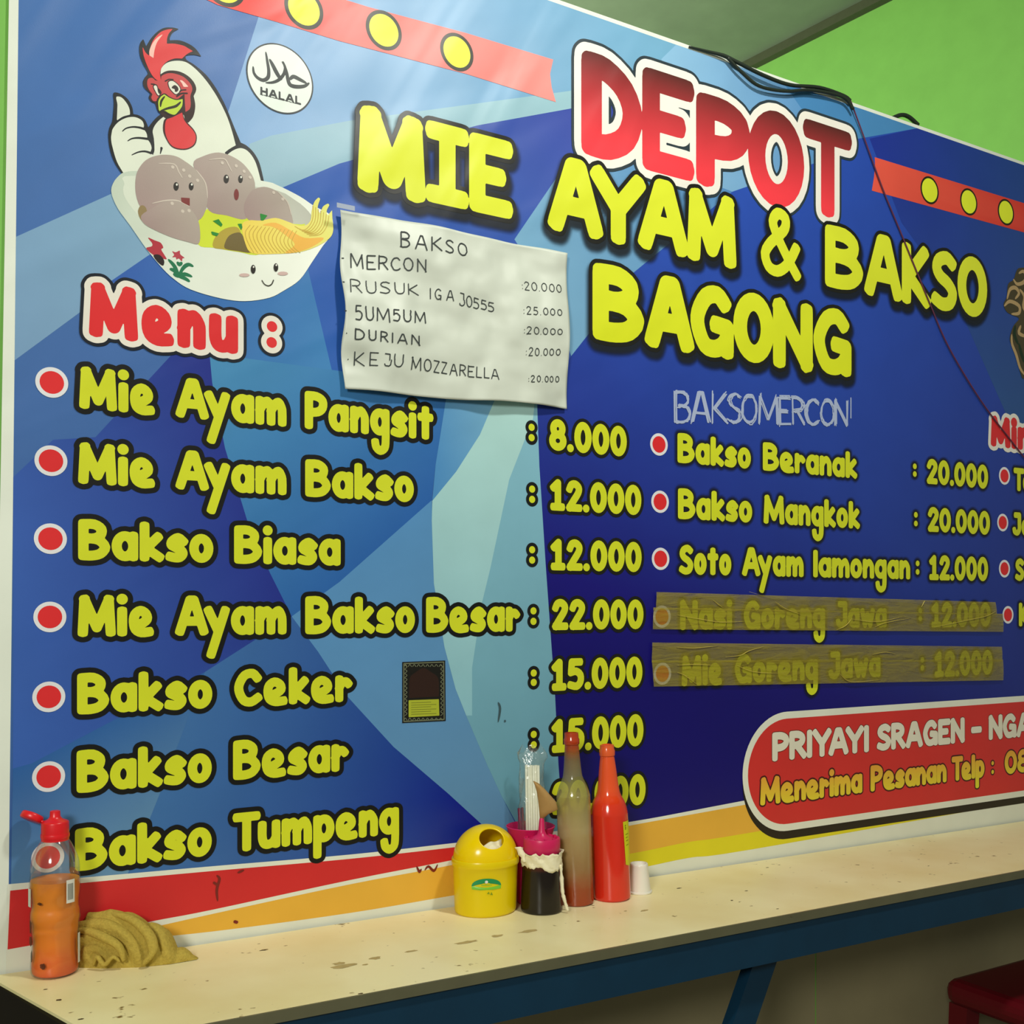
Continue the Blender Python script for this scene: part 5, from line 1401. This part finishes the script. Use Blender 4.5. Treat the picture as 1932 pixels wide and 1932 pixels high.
# ---- tall sauce bottles
def neckprof(H_, R_): 
    k = H_/318
    return [(R_-3,0),(R_,3),(R_+.3,12*k),(R_,100*k),(R_,190*k),(R_-1,203*k),(R_*.80,219*k),(R_*.58,236*k),(R_*.49,262*k),(R_*.42,290*k),(R_*.385,298*k)]
b = base(1088, 1703); s = PXM(b); sc = 1/s
gb = empty('glass_bottle', b); tag(gb, 'tall clear glass bottle nearly empty with brown sauce residue', 'bottle')
H_ = 322
M_GLS = fade('stained_clear_glass', [(0, C(150, 56, 22), .95), (.10, C(150, 66, 28), .92), (.22, C(160, 124, 80), .82), (.45, C(184, 164, 112), .76), (.60, C(172, 158, 92), .62), (.72, C(160, 156, 96), .40), (.84, C(150, 124, 60), .50), (.91, C(160, 60, 24), .86), (1, C(176, 56, 18), .95)], .12, .7, b[2], b[2]+H_*sc, noise=.05, bump=.0004)
pf = smoothprof(pr(neckprof(H_, 32)), 5)
lathe('bottle_body', pf, M_GLS, gb, b, cap=False)
lathe('residue_sauce', [(r-.0012, z+.001) for r, z in pf if z < 38*sc], plain('brown_sauce', C(150, 52, 20), .4, .4), gb, b)
lathe('bottle_lip', pr([(13,298),(14.8,300),(15,308),(13.6,311),(13.4,316),(13,321),(10,321),(10,300)]), plain('red_brown_glass', C(176, 58, 22), .2, .6), gb, b)
b = base(1154, 1694); s = PXM(b); sc = 1/s
M_SAU = fade('orange_sauce_glass', [(0, C(214, 44, 26), 1), (.45, C(214, 44, 26), 1), (.62, C(220, 52, 22), 1), (.72, C(236, 84, 36), 1), (1, C(228, 84, 34), 1)], .14, .7, b[2], b[2]+288*sc)
ob = empty('sauce_bottle', b); tag(ob, 'full orange red chilli sauce glass bottle with yellow paper label', 'bottle')
H_ = 284
def pr3(pts): return pr(pts)
lathe('bottle_body', smoothprof(pr([(32,0),(35,3),(36,12),(35.5,90),(35.5,150),(35,164),(30,182),(23,196),(19.5,214),(16,246),(14,262),(13.2,268)]), 5), M_SAU, ob, b)
lathe('bottle_lip', pr([(13,268),(14.6,269),(15,278),(13.6,282),(13.2,289),(9,290),(9,286)]), plain('orange_glass', C(226, 92, 40), .16, .7), ob, b)
acam = math.atan2(-DIST-b[1], -b[0])
lbl = patch('yellow_label', [(.78,148),(1.02,148),(1.35,148),(1.75,146),(1.9,60),(1.4,62),(1.05,66),(.90,68)], plain('yellow_label_paper', C(214, 214, 22), .5, .3), ob, b, 35.6*sc, .0008)
M_OLV = plain('olive_ink', C(96, 110, 20), .5, .3)
for q in ([(.90,141),(1.0,142),(1.0,140.5),(.92,139),(.91,141)],[(.91,139),(1.0,137),(.98,133),(.90,133),(.97,136)],[(.94,124),(1.2,125),(1.2,124),(.94,123)],[(.95,118),(1.15,119),(1.15,118),(.95,117)],[(.96,112),(1.2,113),(1.2,112),(.96,111)],[(.97,104),(1.2,105),(1.2,104),(.97,103)]):
    patch('label_mark', q, M_OLV, lbl, b, 35.6*sc, .0013)

for o_ in (gb, ob):
    o_.rotation_mode = 'QUATERNION'; from mathutils import Quaternion
    o_.rotation_quaternion = Quaternion((math.sin(PHI), math.cos(PHI), 0), math.radians(-1.8))
# ---- white cup upside down
b = base(1206, 1683); s = PXM(b); sc = 1/s
M_WC = plain('white_ceramic', C(232, 226, 214), .3, .5, sss=.1)
wc = empty('white_cup', b); tag(wc, 'small white dented cup right of the orange sauce bottle', 'cup')
lathe('cup_wall', smoothprof(pr([(23,0),(22.6,3),(18,40),(17,52),(15.5,55)]), 4)+pr([(13.5,55),(13,50),(8,47),(0.5,47)]), M_WC, wc, b, wob=lambda a, z: .0007*math.sin(3*a+1))
lathe('cup_rim', pr([(23,0),(24.2,1),(24.2,3.5),(22.8,4.5)]), M_WC, wc, b)

# ================================================================ RED STOOL under the counter
M_RS = plain('dark_red_plastic', C(96, 8, 20), .4, .4)
sb = (2.31, -.20, 0)
st = empty('plastic_stool', sb); tag(st, 'dark red plastic stool pushed under the counter at bottom right', 'stool')
o = box('seat', (sb[0]-.17, sb[0]+.17, sb[1]-.13, sb[1]+.13, .375, .435), M_RS, st, bevel=.025)
for sx in (-1, 1):
    for sy_ in (-1, 1):
        x = sb[0]+sx*.13; y = sb[1]+sy_*.10
        cs = []
        for z, w_, sp in ((.0, .018, .025), (.376, .024, 0)):
            for ax, ay in ((-1, -1), (1, -1), (1, 1), (-1, 1)): cs.append((x+sx*sp*.6+ax*w_, y+sy_*sp*.6+ay*w_, z))
        mk('leg', cs, [(3,2,1,0), (4,5,6,7), (0,1,5,4), (1,2,6,5), (2,3,7,6), (3,0,4,7)], M_RS, st)
